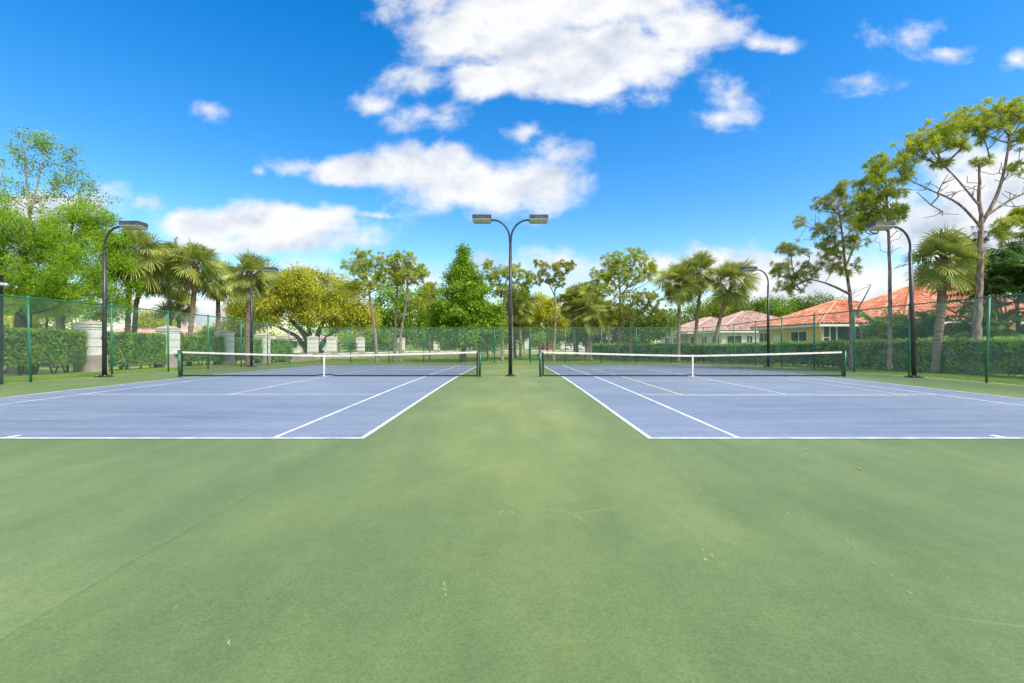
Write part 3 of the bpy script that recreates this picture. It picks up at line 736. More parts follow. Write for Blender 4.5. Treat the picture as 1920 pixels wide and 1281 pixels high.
hedge([(hx,33.55),(hx,37.45)],.55,.28,2.02,'clipped hedge behind the palm trunk at the far left light pole',hg,M['hedge'],650,.09,14,.6)
hedge([(hx,38.55),(hx,42.7)],.55,.2,2.02,'last and farthest clipped hedge on the left, ending before the low wall',hg,M['hedge'],650,.10,15,.7)
hedge([(9.9,54.2),(13.6,45),(17.9,39.2),(19.6,31),(20.4,25),(21.3,20),(22.0,8)],.6,.06,1.60,'long unbroken clipped hedge along the right side below the tiled houses',None,M['hedge2'],480,.12,16,0,rough=.13)

# ------------------------------------------------------------------ trees
GP='pines beyond the far fence'
# far left
tree('cypress_tree','big feathery bright green cypress at the left edge with a thick dark trunk','leafy trees at the left edge',21.5,
     [([(38,700),(44,600),(46,545),(44,470),(40,420)],.42,.08,True,.42)],
     [(-40,500,110,85),(60,480,90,70),(60,560,95,38),(-60,420,90,70),(120,520,75,55),(40,425,70,35),(-120,540,100,50)],650,'flat',M['cypress'],M['bark_dark'],21,size=.15,per=95,rad=.36,r0=.32,slope=.15,gap=-0.15,aspect=.22,droop=.35,inner=.3)
tree('cypress_tree','feathery light green cypress behind the left light pole','leafy trees at the left edge',27.5,
     [([(114,690),(113,600),(120,520),(130,440),(140,410)],.26,.06,True,.35)],
     [(175,470,72,55),(205,530,48,40),(130,430,60,35),(220,500,38,42),(170,400,45,22),(100,560,50,40),(190,575,55,22)],560,'flat',M['cypress'],M['bark_grey'],22,size=.17,per=85,rad=.42,r0=.2,slope=.15,gap=-0.1,aspect=.24,droop=.35,inner=.3)
tree('tall_tree','tall sparse tree with bare pale limbs rising highest at the far left','leafy trees at the left edge',33,
     [([(60,690),(58,500),(56,400),(50,340),(45,270)],.22,.03,True,.5),([(57,400),(70,350),(80,290)],.08,.03,False,.2)],
     [(45,265,42,34),(85,262,32,26),(130,290,22,24),(25,300,30,28),(100,320,48,28),(-10,360,60,40),(130,360,50,30),(185,378,32,16),(160,345,28,20),(60,375,70,24)],230,'leaf',M['green2'],M['bark_pale'],23,size=.16,per=26,rad=.40,r0=.2,gap=-.15,slope=.5,inner=.3)
tree('leafy_tree','yellow green bushy tree just above the first hedge','leafy trees at the left edge',31,
     [([(85,690),(86,640),(88,600)],.14,.06,True,.4)],[(75,600,45,26),(100,575,30,22)],80,'leaf',M['yellow'],M['bark_grey'],24,size=.15,per=60,rad=.4)
tree('leafy_tree','dense green tree behind the hedge left of the biggest pillar','leafy trees at the left edge',36,
     [([(10,690),(12,640),(14,590)],.2,.08,True,.4)],[(10,590,70,35),(-40,560,70,40),(60,560,40,26),(150,600,60,20)],170,'leaf',M['green2'],M['bark_grey'],25,size=.17,per=70,rad=.5)
# left palms
fanpalm('tall sabal palm just right of the left light pole, leftmost of the palms',29,[(238,690),(240,600),(242,540)],(254,470),62,31,dead=9,droopy=.35)
fanpalm('leaning sabal palm close behind the leftmost palm, trunk beside it',31,[(250,690),(252,620),(256,560)],(292,505),52,32,dead=10,droopy=.5)
fanpalm('sabal palm with a full round crown left of the spreading tree, trunk leaning right',30.5,[(354,690),(357,620),(364,550)],(366,497),56,33,dead=5,droopy=.2)
fanpalm('short small sabal palm under the taller palms, behind the second pillar',36,[(336,690),(336,630)],(334,568),34,34,tr=.14,dead=3,droopy=.2)
fanpalm('sabal palm with brown hanging fronds, second palm left of the far left light pole',34,[(409,690),(409,610),(409,570)],(410,520),46,35,dead=12,droopy=.4)
fanpalm('sabal palm standing beside the far left light pole, trunk visible to the ground',30.3,[(464,690),(463,640),(466,560)],(468,512),48,36,dead=4)
fanpalm('sabal palm crown between the leftmost palms with one bare upright spike',33,[(318,690),(318,620)],(318,485),40,37,dead=5,droopy=.3,spike=True)
# spreading banyan-like tree
tree('spreading_tree','broad spreading yellow green tree with many dark limbs behind the left court',None,58,
     [([(585,676),(585,655),(570,625),(545,600)],.55,.22,True,.3),([(590,676),(592,640),(600,615),(612,590)],.45,.2,False,.3),([(583,668),(556,630),(515,610)],.35,.16,False,.3),([(592,668),(612,632),(650,608)],.35,.15,False,.3),([(588,668),(580,620),(572,580)],.35,.15,False,.3)],
     [(480,560,62,48),(540,545,70,40),(600,545,75,38),(650,570,45,42),(520,590,80,30),(620,590,70,28),(570,525,50,20),(455,600,35,24),(680,600,30,28)],760,'leaf',M['oak'],M['bark_dark'],41,size=.26,per=100,rad=.75,r0=.4,rt=.02,gap=-.35,slope=.2,inner=.5)
# pines, far centre-left
tree('pine_tree','slender leaning pine leftmost of the central pines, right of the spreading tree',GP,41.5,
     [([(707,680),(703,620),(694,560),(688,520)],.17,.07,True,.55),([(688,530),(684,490)],.07,.03,False,.1)],
     [(668,500,26,22),(700,490,28,20),(690,525,40,26),(652,545,18,16),(718,515,16,18),(675,475,14,10)],300,'needle',M['pine'],M['bark_pine'],51,size=0.32,per=42,rad=0.4,w=0.018,gap=-0.45,sat=0,rt=0.016,gf=5.0,inner=0.25,bare=([(690,560,30,20)],25))
tree('pine_tree','straight twin trunk pine with a tall narrow crown, left trunk',GP,42,
     [([(739,680),(742,600),(745,540),(745,490)],.17,.05,True,.5)],
     [(742,490,16,22),(748,520,24,22),(735,505,14,18)],170,'needle',M['pine'],M['bark_pine'],52,size=0.32,per=42,rad=0.4,w=0.018,sat=0,rt=0.016,gf=5.0,gap=-0.45,inner=0.25)
tree('pine_tree','curving pine whose crown reaches right toward the conical tree',GP,41,
     [([(750,680),(752,620),(762,570),(764,530),(762,490)],.15,.05,True,.42)],
     [(766,490,14,20),(770,515,30,20),(790,512,14,18),(785,565,20,16),(800,545,8,12)],180,'needle',M['pine'],M['bark_pine'],53,size=0.32,per=42,rad=0.4,w=0.018,sat=0,rt=0.016,gf=5.0,gap=-0.45,inner=0.25)
tree('conical_tree','bright green conical tree with a pointed top left of the central light pole',None,42,
     [([(869,680),(870,620),(870,540),(870,475)],.26,.04,True,.12)],
     [(870,476,7,20),(869,500,18,18),(868,522,32,22),(872,550,48,28),(868,585,60,28),(848,620,46,26),(895,612,52,26),(905,585,38,22),(835,590,26,18),(870,630,60,24),(930,600,18,16)],860,'leaf',M['conifer'],M['bark_grey'],54,size=0.21,per=95,rad=0.45,r0=.16,gap=-.4,slope=.1,inner=.35)
# green masses behind
GB='broadleaf trees behind the pines'
tree('leafy_tree','rounded mid green tree behind the twin pines',GB,70,[([(735,672),(736,640),(738,590)],.25,.1,True,.3)],
     [(740,580,45,48),(775,590,48,42),(720,625,40,28),(790,625,45,25)],320,'leaf',M['conifer'],M['bark_grey'],61,size=.31,per=72,rad=.85,r0=.2)
tree('leafy_tree','low bright green tree between the spreading tree and the leaning pine',GB,68,[([(702,670),(702,650),(702,625)],.2,.1,True,.3)],
     [(700,605,28,24),(690,640,45,20),(720,630,30,20)],170,'leaf',M['conifer'],M['bark_grey'],62,size=.31,per=72,rad=.85,r0=.2)
tree('leafy_tree','mid green tree filling the gap left of the conical tree',GB,73,[([(815,672),(815,640),(815,600)],.22,.1,True,.3)],
     [(815,600,30,40),(830,635,38,22),(800,560,22,26)],230,'leaf',M['green2'],M['bark_grey'],63,size=.31,per=72,rad=.85,r0=.2)
tree('pine_tree','small brownish pine peeking out left of the conical tree',GP,48,[([(806,674),(806,620),(806,560)],.12,.05,True,.5)],
     [(806,545,14,20),(812,575,20,18)],100,'needle',M['pinebrown'],M['bark_pine'],64,size=0.32,per=42,rad=0.4,w=0.018,sat=0,rt=0.016,gf=5.0,gap=-0.45,inner=0.25)
tree('leafy_tree','small green tree with low leaves just right of the conical tree trunk',GB,44,[([(915,676),(914,650),(912,625)],.10,.05,True,.3)],
     [(905,640,38,18),(925,620,26,16)],110,'leaf',M['conifer'],M['bark_grey'],65,size=.20,per=60,rad=.5)
tree('pine_tree','round crowned pine directly behind the central light pole',GP,44,
     [([(941,676),(943,620),(945,560),(948,530)],.16,.06,True,.55),([(961,674),(960,600),(962,540)],.12,.05,False,.6)],
     [(925,520,22,18),(955,508,30,18),(985,525,20,18),(970,545,30,16),(915,500,12,12),(940,545,26,14)],320,'needle',M['pine'],M['bark_pine'],66,size=0.32,per=42,rad=0.4,w=0.018,sat=0,rt=0.016,gap=-0.45,gf=5.0,inner=0.25)
tree('leafy_tree','olive brown tree behind the central light pole',GB,52,[([(965,672),(965,640),(965,600)],.2,.1,True,.3)],
     [(955,590,38,36),(980,600,30,40),(950,625,36,20)],240,'leaf',M['olive'],M['bark_dark'],67,size=.24,per=62,rad=.6,r0=.2)
tree('leafy_tree','golden yellow tree right of the central light pole',GB,49,[([(993,672),(993,640),(1000,600)],.12,.06,True,.3),([(1027,672),(1027,640),(1022,600)],.10,.06,False,.3)],
     [(1015,575,26,26),(1035,590,32,28),(1000,598,22,24),(1045,612,28,18)],230,'leaf',M['yellow'],M['bark_grey'],68,size=.20,per=62,rad=.5)
tree('leafy_tree','green low tree under the golden yellow tree',GB,81,[([(1018,668),(1018,650),(1018,625)],.15,.07,True,.3)],
     [(1010,632,40,14),(1050,630,30,16),(990,620,20,16)],140,'leaf',M['conifer'],M['bark_grey'],69,size=.31,per=72,rad=.85)
tree('pine_tree','sparse pine with browning tufts between golden tree and central light pole',GP,42.5,
     [([(1037,678),(1041,620),(1042,570),(1040,545)],.15,.06,True,.5),([(1040,555),(1024,520)],.06,.03,False,.2)],
     [(1008,495,8,7),(1030,512,26,18),(1052,505,20,15),(1066,502,12,14),(1012,525,12,8),(1045,530,18,12)],95,'needle',M['pinebrown'],M['bark_pine'],70,size=0.3,per=54,rad=.35,w=.024,sat=0,rt=0.018,gf=5,gap=-0.5,bare=([(1040,530,34,14)],20))
fanpalm('sabal palm with a straight trunk right of the golden yellow tree',44,[(1079,676),(1076,620)],(1072,565),34,71,dead=4,lw=.03)
fanpalm('sabal palm with a paired trunk left of the long hedge end',43,[(1108,677),(1106,640)],(1104,583),40,72,dead=7,lw=.03)
fanpalm('darker sabal palm just behind the paired palm',45,[(1101,676),(1102,640)],(1125,585),30,73,dead=4,lw=.03)
fanpalm('sabal palm half hidden behind the central light pole',47,[(976,674),(976,640)],(973,572),34,74,dead=6,lw=.03)
tree('pine_tree','largest far pine with a broad round crown above the long hedge end',GP,46,
     [([(1159,672),(1161,600),(1163,550),(1160,500)],.20,.06,True,.5)],
     [(1150,490,26,20),(1185,485,30,20),(1170,515,46,22),(1215,510,16,20),(1140,515,14,16),(1225,500,8,14)],400,'needle',M['pine'],M['bark_pine'],75,size=0.32,per=42,rad=0.4,w=0.018,sat=0,rt=0.016,gap=-0.45,gf=5.0,inner=0.25,bare=([(1175,540,50,16)],25))
tree('pine_tree','thin pine left of the largest far pine',GP,50,[([(1143,668),(1140,600),(1128,550)],.14,.05,True,.5)],
     [(1118,520,16,18),(1135,540,26,18),(1105,545,20,16)],170,'needle',M['pine'],M['bark_pine'],76,size=0.32,per=42,rad=0.4,w=0.018,sat=0,rt=0.016,gf=5.0,gap=-0.45,inner=0.25)
tree('pine_tree','thin pine right of the largest far pine with yellow brown tufts',GP,45,[([(1182,674),(1182,620),(1182,560)],.12,.05,True,.5)],
     [(1182,565,40,24),(1215,560,30,22),(1165,590,34,20),(1225,585,28,18)],290,'needle',M['pinebrown'],M['bark_pine'],77,size=0.32,per=42,rad=0.4,w=0.018,sat=0,rt=0.016,gf=5.0,gap=-0.45,inner=0.25)
tree('leafy_tree','olive green tree between the far palms and the largest far pine',GB,55,[([(1100,668),(1100,640),(1100,600)],.2,.1,True,.3)],
     [(1095,560,40,24),(1120,600,40,22),(1080,585,28,22)],240,'leaf',M['olive'],M['bark_dark'],78,size=.26,per=62,rad=.65,r0=.2)
tree('oak_tree','dark oak with forked trunk behind the long hedge, left of the houses',GB,60,[([(1141,662),(1140,650),(1128,615)],.3,.12,True,.2),([(1142,655),(1152,630),(1160,600)],.2,.1,False,.2)],
     [(1130,605,34,22),(1170,600,46,26),(1215,615,40,26),(1185,630,46,18),(1245,610,26,22)],380,'leaf',M['darkleaf'],M['bark_grey'],79,size=.28,per=62,rad=.7,r0=.3)
tree('oak_tree','dark tree right of the golden tree, seen above the far wall',GB,62,[([(1082,662),(1082,645),(1084,620)],.25,.1,True,.2)],
     [(1085,615,36,20),(1060,630,28,12),(1110,632,20,10)],190,'leaf',M['darkleaf'],M['bark_grey'],80,size=.28,per=60,rad=.7)
# right palms and pines
fanpalm('leftmost of the three palms before the pale roofed house',40.5,[(1272,680),(1272,620),(1274,570)],(1270,530),46,81,dead=6,lw=.026)
fanpalm('tallest middle palm of the three before the pale roofed house',40.5,[(1301,680),(1305,620),(1312,550)],(1310,510),44,82,dead=5,lw=.026)
fanpalm('palm leaning right, rightmost of the three before the pale roofed house',40,[(1335,680),(1345,620),(1356,575),(1366,552)],(1374,525),50,83,dead=5,lw=.026)
GR='tall trees behind the right fence'
tree('pine_tree','sparse pine with long crooked limbs reaching left over the yellow house',GR,24.6,
     [([(1598,692),(1597,620),(1594,550),(1585,500),(1578,430),(1570,380)],.13,.03,True,.40),([(1594,552),(1550,530),(1510,522)],.07,.03,False,.1),([(1603,590),(1620,560),(1633,534)],.05,.02,False,.95),([(1585,500),(1600,470),(1612,420)],.06,.03,False,.2)],
     [(1575,362,30,20),(1545,385,22,16),(1595,400,40,34),(1500,415,14,10),(1545,440,30,22),(1482,462,24,9),(1470,470,14,8),(1500,475,20,10),(1560,470,30,24),(1500,520,38,18),(1460,505,26,18),(1580,500,30,22),(1600,450,30,20),(1480,540,30,14),(1520,500,24,14)],460,'needle',M['pinebrown'],M['bark_pine'],91,size=0.24,per=62,rad=.26,w=0.009,gap=-0.5,sat=0,rt=0.011,inner=0.1,gf=5,bare=([(1550,430,60,40),(1600,540,40,20),(1520,500,50,20)],50))
tree('pine_tree','very thin straight pine just left of the right light pole, olive crown',GR,22.6,
     [([(1667,696),(1669,600),(1668,500),(1664,400),(1660,330)],.105,.04,True,.62)],
     [(1650,310,24,22),(1630,340,26,22),(1660,360,34,26),(1640,400,34,28),(1680,400,20,20),(1615,380,18,20),(1620,420,22,18)],300,'needle',M['pine'],M['bark_pine'],92,size=0.25,per=62,rad=.3,w=0.01,sat=0,gap=-0.3,rt=0.011,gf=5,inner=0.15,bare=([(1670,450,24,30),(1640,440,20,14)],20))
tree('pine_tree','largest pine at the right edge with a wide umbrella crown and bare spreading limbs',GR,20.2,
     [([(1825,704),(1833,600),(1838,500),(1840,420),(1836,380),(1836,300)],.20,.04,True,.6),([(1840,420),(1870,370),(1888,300),(1895,240)],.085,.03,False,.3),([(1838,425),(1800,380),(1730,350),(1690,330)],.06,.02,False,.5),([(1836,385),(1790,330),(1750,290)],.05,.02,False,.5),([(1842,410),(1900,370),(1980,340)],.06,.02,False,.4)],
     [(1710,285,46,24),(1750,255,46,26),(1800,235,52,26),(1860,215,52,24),(1920,210,56,26),(1990,230,60,34),(1690,310,30,16),(1780,270,44,18),(1850,250,46,16),(1930,260,50,20),(2010,290,60,30),(1770,305,26,9),(1850,300,22,9),(1905,320,24,10),(1700,335,22,9)],520,'needle',M['pine'],M['bark_pine'],93,size=0.26,per=80,rad=.3,w=0.009,slope=.55,sat=0,inner=0.15,gap=-0.3,gf=5.5,rt=0.013,arch=0.04,wig=0.12,bare=([(1740,340,60,26),(1790,360,50,34),(1880,330,60,40),(1760,400,40,16),(1940,360,60,40)],90))
tree('pine_tree','pine branch with light green tufts entering from the right edge above the dark palms',GR,23,
     [([(1990,700),(1985,600),(1960,520),(1930,450)],.14,.05,True,.45),([(1950,500),(1900,470),(1870,440)],.05,.02,False,.1)],
     [(1890,420,20,14),(1915,400,22,14),(1870,440,12,10),(1905,450,22,12),(1945,410,30,24)],90,'needle',M['pine'],M['bark_pine'],94,size=0.3,per=85,rad=.3,w=0.01,sat=0)
fanpalm('large near sabal palm with a stout pale trunk beside the right light pole',21.3,[(1754,700),(1757,650),(1766,570)],(1768,486),64,95,tr=.175,nf=40,dead=3,lw=.018,group=None)
# dark foliage and shrubs at right
arecaclump('dense dark feathery palm thicket at the right edge behind the fence',26.2,21.9,6.0,22,2.2,101,M['dark_areca'],spread=1.9,nfr=10)
arecaclump('tall dark feathery palm at the extreme right behind the thicket',27.2,24.0,7.6,12,2.4,102,M['dark_areca'],spread=2.0,nfr=10)
arecaclump('bright green feathery palm shrub before the screened porch',21.9,25.4,3.1,9,1.35,103,M['areca'],spread=.9,nfr=9)
arecaclump('green feathery palm shrub behind the stout palm trunk',24.2,24.6,3.2,11,1.6,104,M['areca'],spread=1.2,nfr=9)
arecaclump('green feathery palm shrub between stout palm and largest pine',24.0,22.4,3.0,9,1.5,105,M['areca'],spread=1.1,nfr=9)
tree('leafy_tree','broadleaf shrub spreading left from the palm shrubs over the hedge','feathery palm shrubs by the right houses',26.5,[([(1650,690),(1650,660),(1650,640)],.08,.05,True,.4)],
     [(1650,620,28,16),(1635,632,18,10),(1675,600,24,16),(1690,625,34,20)],120,'leaf',M['conifer'],M['bark_grey'],106,size=.14,per=40,rad=.3,cat='shrub')
tree('leafy_tree','dark shrub at the foot of the largest pine','feathery palm shrubs by the right houses',22.6,[([(1880,700),(1880,690),(1880,670)],.08,.05,True,.4)],
     [(1880,660,50,34),(1960,640,60,50),(1830,650,40,30)],200,'leaf',M['darkleaf'],M['bark_dark'],107,size=.12,per=50,rad=.32,cat='shrub')
# trees behind the houses
for i,(px,py,rx_,ry_,m,s,l) in enumerate([(1300,600,60,34,'darkleaf',111,'dark green tree behind the left end of the pale roofed house'),(1385,590,52,30,'darkleaf',112,'dark green tree above the middle of the pale roof'),
      (1450,585,44,30,'green2',113,'green tree behind the right end of the pale roof'),(1350,580,34,26,'olive',114,'olive tree topping out between the three palms'),(1530,575,50,22,'darkleaf',115,'dark tree glimpsed over the left slope of the orange roof')]):
    dd=88
    tree('backyard_tree',l,'trees behind the houses',dd,[([(px,665),(px,640),(px,615)],.3,.15,True,.3)],[(px,py,rx_,ry_),(px-rx_*.5,py+14,rx_*.7,ry_*.8),(px+rx_*.5,py+12,rx_*.7,ry_*.8)],230,'leaf',M[m],M['bark_grey'],s,size=.36,per=56,rad=.95,r0=.3)
tree('backyard_tree','dark tree showing behind the right pine above the tiled roof','trees behind the houses',48,[([(1880,670),(1880,600),(1880,560)],.3,.15,True,.3)],[(1880,520,60,50),(1960,500,80,60)],230,'leaf',M['darkleaf'],M['bark_grey'],116,size=.26,per=50,rad=.7)
tree('backyard_tree','small round tree on the horizon between the left palms','trees behind the left hedges',70,[([(300,668),(300,645),(300,625)],.2,.1,True,.3)],[(300,612,38,16),(280,600,20,12)],110,'leaf',M['olive'],M['bark_grey'],117,size=.32,per=56,rad=.8)
tree('backyard_tree','green tree behind the second pillar on the horizon','trees behind the left hedges',62,[([(430,668),(430,645),(430,620)],.2,.1,True,.3)],[(438,620,34,24),(400,630,30,14)],130,'leaf',M['green2'],M['bark_grey'],118,size=.28,per=56,rad=.7)
# dark treeline on the horizon: one far mass
rng=np.random.default_rng(200); mb=MB(); tl=MB()
xs=rng.uniform(-230,260,1500)
yy=rng.uniform(128,150,1500)
C=[]
for x,y in zip(xs,yy):
    px=960+F*x/y; top=4.2
    if px>500: top=6.5+1.8*math.sin(px*.021)+1.2*math.sin(px*.067)
    if px<340: top=5+1.0*math.sin(px*.05)
    C.append((x,y,-.3+rng.random()**.8*max(2.2,top)))
C=np.array(C); c=np.repeat(C,42,0)+rng.standard_normal((1500*42,3))*np.array([1.5,1.0,.8])
leaves(mb,c,.75,rng,.6)
tag(mb.build('treeline',M['green2']),kind='stuff')

# ------------------------------------------------------------------ houses
def hiproof(x0,x1,y0,y1,ez,pitch,mat,t,org,tile=.30,course=.40,over=.55):
    x0-=over;x1+=over;y0-=over;y1+=over
    wx,wy=x1-x0,y1-y0; run=min(wx,wy)/2; rise=run*pitch
    if wx>=wy: r=[((x0+run,(y0+y1)/2)),((x1-run,(y0+y1)/2))]
    else: r=[((x0+x1)/2,y0+run),((x0+x1)/2,y1-run)]
    zt=ez+rise; c=[(x0,y0,ez),(x1,y0,ez),(x1,y1,ez),(x0,y1,ez)]; ra=(r[0][0],r[0][1],zt); rb=(r[1][0],r[1][1],zt)
    und=MB()
    if wx>=wy: und.add([*c,ra,rb],[[0,1,5,4],[2,3,4,5],[0,3,2,1]],[[3,0,4],[1,2,5]])
    else: und.add([*c,ra,rb],[[1,2,5,4],[3,0,4,5],[0,3,2,1]],[[0,1,4],[2,3,5]])
    roof=und.build('roof',M['underroof'],t,org)
    V=[];Q=[];n=0; ls=math.hypot(run,rise); cs,sn=run/ls,rise/ls
    prof=[(math.cos(a)*tile*.47,math.sin(a)*tile*.42) for a in (math.pi,math.pi*.72,math.pi*.5,math.pi*.28,0)]
    for i in range(4):
        a=np.array(c[i]);b=np.array(c[(i+1)%4]); L=np.linalg.norm(b-a); e=(b-a)/L; inn=np.array([-e[1],e[0],0]); up=inn*cs+np.array([0,0,sn]); nr=np.cross(e,up)
        for u in np.arange(tile/2,L,tile):
            tm=min(min(u,L-u)/run*ls,ls)-.05; tt=0.
            while tt<tm:
                t1=min(tt+course*1.04,tm+.05)
                for (tq,lift) in ((tt,.045),(t1,.012)):
                    for (du,h) in prof: V.append(a+e*(u+du)+up*tq+nr*(h+lift))
                for k in range(4): Q.append((n+k,n+k+1,n+6+k,n+5+k))
                Q.append((n,n+1,n+2,n+3)); 
                n+=10; tt+=course
    MB().add(np.array(V),Q).build('roof_tiles',mat,roof,org)
    cap=MB()
    for p in c: 
        q=ra if (abs(p[0]-ra[0])+abs(p[1]-ra[1]))<(abs(p[0]-rb[0])+abs(p[1]-rb[1])) else rb
        cap.tube([np.array(p)+[0,0,.08],np.array(q)+[0,0,.10]],.13,8)
    if math.dist(ra,rb)>.2: cap.tube([np.array(ra)+[0,0,.1],np.array(rb)+[0,0,.1]],.13,8)
    cap.build('ridge_tiles',mat,roof,org,True)
    f=MB(); 
    for i in range(4):
        a=np.array(c[i]);b=np.array(c[(i+1)%4]); f.bar(a+[0,0,-.09],b+[0,0,-.09],.05,.19)
    f.build('fascia',M['trim'],roof,org)
def window(t,org,face,a0,a1,pos,z0,z1,mull=2,cross=True,pane='glass'):
    """face 'x': wall plane x=pos facing -x, a=y range; face 'y': plane y=pos facing -y, a=x range"""
    fr=MB(); gl=MB(); w=.07
    def bx(m,u0,u1,v0,v1,o0,o1):
        if face=='x': m.bb(pos-o1,pos-o0,u0,u1,v0,v1)
        else: m.bb(u0,u1,pos-o1,pos-o0,v0,v1)
    bx(gl,a0,a1,z0,z1,-.02,.015)
    bx(fr,a0-w,a1+w,z1,z1+.12,.0,.07); bx(fr,a0-w,a1+w,z0-.1,z0,.0,.08); bx(fr,a0-w,a0,z0,z1,.0,.06); bx(fr,a1,a1+w,z0,z1,.0,.06)
    for k in range(1,mull): u=a0+(a1-a0)*k/mull; bx(fr,u-.035,u+.035,z0,z1,.016,.05)
    if cross: bx(fr,a0,a1,(z0+z1)/2-.03-.15,(z0+z1)/2+.03-.15,.016,.045)
    f=fr.build('window',M['trim'],t,org); gl.build('pane',M[pane],f,org)
# yellow house
o1=(26,37,gz(37)); t=thing('yellow_house',o1,'yellow stucco house with orange barrel tile roof and dark screened porch','house')
ez=3.0
MB().bb(26.1,36.9,37.7,47.1,-.4,2.98).build('wall',M['yellowwall'],t,o1)
MB().bb(29.6,44.4,33.6,37.698,-.4,2.98).bb(36.902,44.4,37.7,44.4,-.4,2.98).build('wing_wall',M['yellowwall'],t,o1)
hiproof(26.1,36.9,37.6,47.2,ez,.44,M['terra'],t,o1,.36,.46)
hiproof(29.6,44.4,33.6,44.4,ez+.02,.56,M['terra'],t,o1,.36,.46)
window(t,o1,'x',39.4,41.6,26.1,.9,2.45); window(t,o1,'x',45.3,46.8,26.1,.9,2.45)
MB().bb(26.07,26.098,43.4,44.4,.9,2.2).build('shutter_panel',M['trim'],t,o1)
pf=MB(); pf.bb(26.3,29.58,37.66,37.698,-.3,2.9); sp=pf.build('screened_porch',M['screen'],t,o1)
fr=MB()
for x in (26.28,26.84,27.42,29.5): fr.bb(x-.04,x+.04,37.58,37.658,-.3,2.9)
fr.bb(26.28,26.84,37.585,37.655,1.85,1.93); fr.bb(26.28,29.5,37.585,37.655,.4,.5); fr.bb(26.2,29.58,37.56,37.658,2.9,2.98); fr.build('porch_frame',M['trim'],sp,o1)
MB().tube([(26.0,37.5,2.85),(25.98,37.6,2.6),(26.12,37.55,2.4),(26.12,37.55,-.2)],.05,8).build('downspout',M['trim'],t,o1,True)
MB().tube([(31.0,41,5.0),(31.0,41,5.45)],.06,8).build('vent_pipe',M['pole'],t,o1,True)
# pale house
o2=(28,60,gz(60)); t=thing('pale_house',o2,'white walled house with faded pink tile roof behind three palms','house')
MB().bb(27.6,40,58.6,70,-.4,2.98).build('wall',M['whitewall'],t,o2)
MB().bb(26.5,36.5,70.02,79.8,-.4,2.98).build('wing_wall',M['whitewall'],t,o2)
hiproof(27.6,40.4,58.6,70,ez,.46,M['pink'],t,o2,.34,.45); hiproof(26.5,38,66.5,79.8,ez+.03,.40,M['pink'],t,o2,.34,.45)
for (a0,a1) in ((59.2,61.2),(63,64.5),(66.5,68.6)): window(t,o2,'x',a0,a1,27.6,.8,2.4)
for (a0,a1) in ((28.3,30.2),(30.9,31.6),(33,35)): window(t,o2,'y',a0,a1,58.6,.6,2.4,2,False)
for (a0,a1) in ((71.5,73),(75,77)): window(t,o2,'x',a0,a1,26.5,.8,2.3)
# distant houses
def farhouse(x0,x1,y0,y1,label,ez=2.9,p=.3):
    o=(x0,y0,-.3); t=thing('distant_house',o,label,'house','distant pink roofed houses')
    MB().bb(x0,x1,y0,y1,-.4,ez-.02).build('wall',M['whitewall'],t,o); hiproof(x0,x1,y0,y1,ez,p,M['pink'],t,o,.6,.8)
    for k in range(3):
        a=x0+(x1-x0)*(.15+.3*k); window(t,o,'y',a,a+1.5,y0,.6,2.2,2,False)
farhouse(-62,-46,66,76,'far pink roofed house peeking over the hedge behind the left palms',2.7,.28)
farhouse(-42,-33.5,76,84,'far low pink roofed building seen at the end of the left hedges',2.0,.25)
farhouse(14,30,104,114,'far pale house seen over the left end of the long hedge',2.6,.28)

# ------------------------------------------------------------------ cars, street lamp, barrier
def car(x,y,rz,paint,label):
    t=thing('parked_car',(x,y,-.17),label,'car','cars on the road beyond the wall',rz)
    pr=[(-2.2,.35),(-2.25,.75),(-2.1,.95),(-1.3,1.02),(-.9,1.05),(.95,1.03),(1.9,.92),(2.2,.72),(2.22,.38)]
    def prism(pr,hw,taper=1.0):
        n=len(pr); v=[(a,-hw*(taper if b>1.2 else 1),b) for a,b in pr]+[(a,hw*(taper if b>1.2 else 1),b) for a,b in pr]; c0=(sum(a for a,b in pr)/n,sum(b for a,b in pr)/n)
        v+=[(c0[0],-hw,c0[1]),(c0[0],hw,c0[1])]; q=[[i,(i+1)%n,n+(i+1)%n,n+i] for i in range(n)]; tt=[]
        for i in range(n): j=(i+1)%n; tt+=[[2*n,j,i],[2*n+1,n+i,n+j]]
        return MB().add(v,q,tt)
    prism(pr,.88).build('body',paint,t)
    prism([(-1.75,1.03),(-1.15,1.38),(.35,1.40),(1.2,1.03)],.82,.85).build('windows',M['glass'],t)
    prism([(-1.2,1.38),(-.95,1.45),(.2,1.46),(.42,1.39)],.72,.95).build('roof',paint,t)
    for a in (-1.4,1.4):
        for s in (-1,1):
            w_=MB().tube([(a,s*.70,.33),(a,s*.90,.33)],.33,16).build('wheel',M['tyre'],t); MB().tube([(a,s*.901,.33),(a,s*.915,.33)],.19,12).build('rim',M['steel'],w_)
    for s in (-1,1):
        MB().bb(2.12,2.235,s*.65-.14,s*.65+.14,.62,.74).build('headlight',M['lampwhite'],t); MB().bb(-2.27,-2.16,s*.65-.14,s*.65+.14,.70,.84).build('tail_light',M['carred'],t)
car(7.3,94,.95,M['carred'],'red car beyond the wall between two trunks, right of the central light pole')
car(12.2,90.0,.17,M['carwhite'],'white car beyond the wall next to the far white pillar')
car(-33.5,77,1.0,M['carsilver'],'silver car beyond the wall between the two grey cream pillars')
t=thing('globe_street_lamp',(-23.9,61.5,-.34),'white post street lamp with three white globes left of a far pillar','street lamp')
MB().tube([(0,0,0),(0,0,1.9)],[.09,.07],10).build('post',M['trim'],t,None,True)
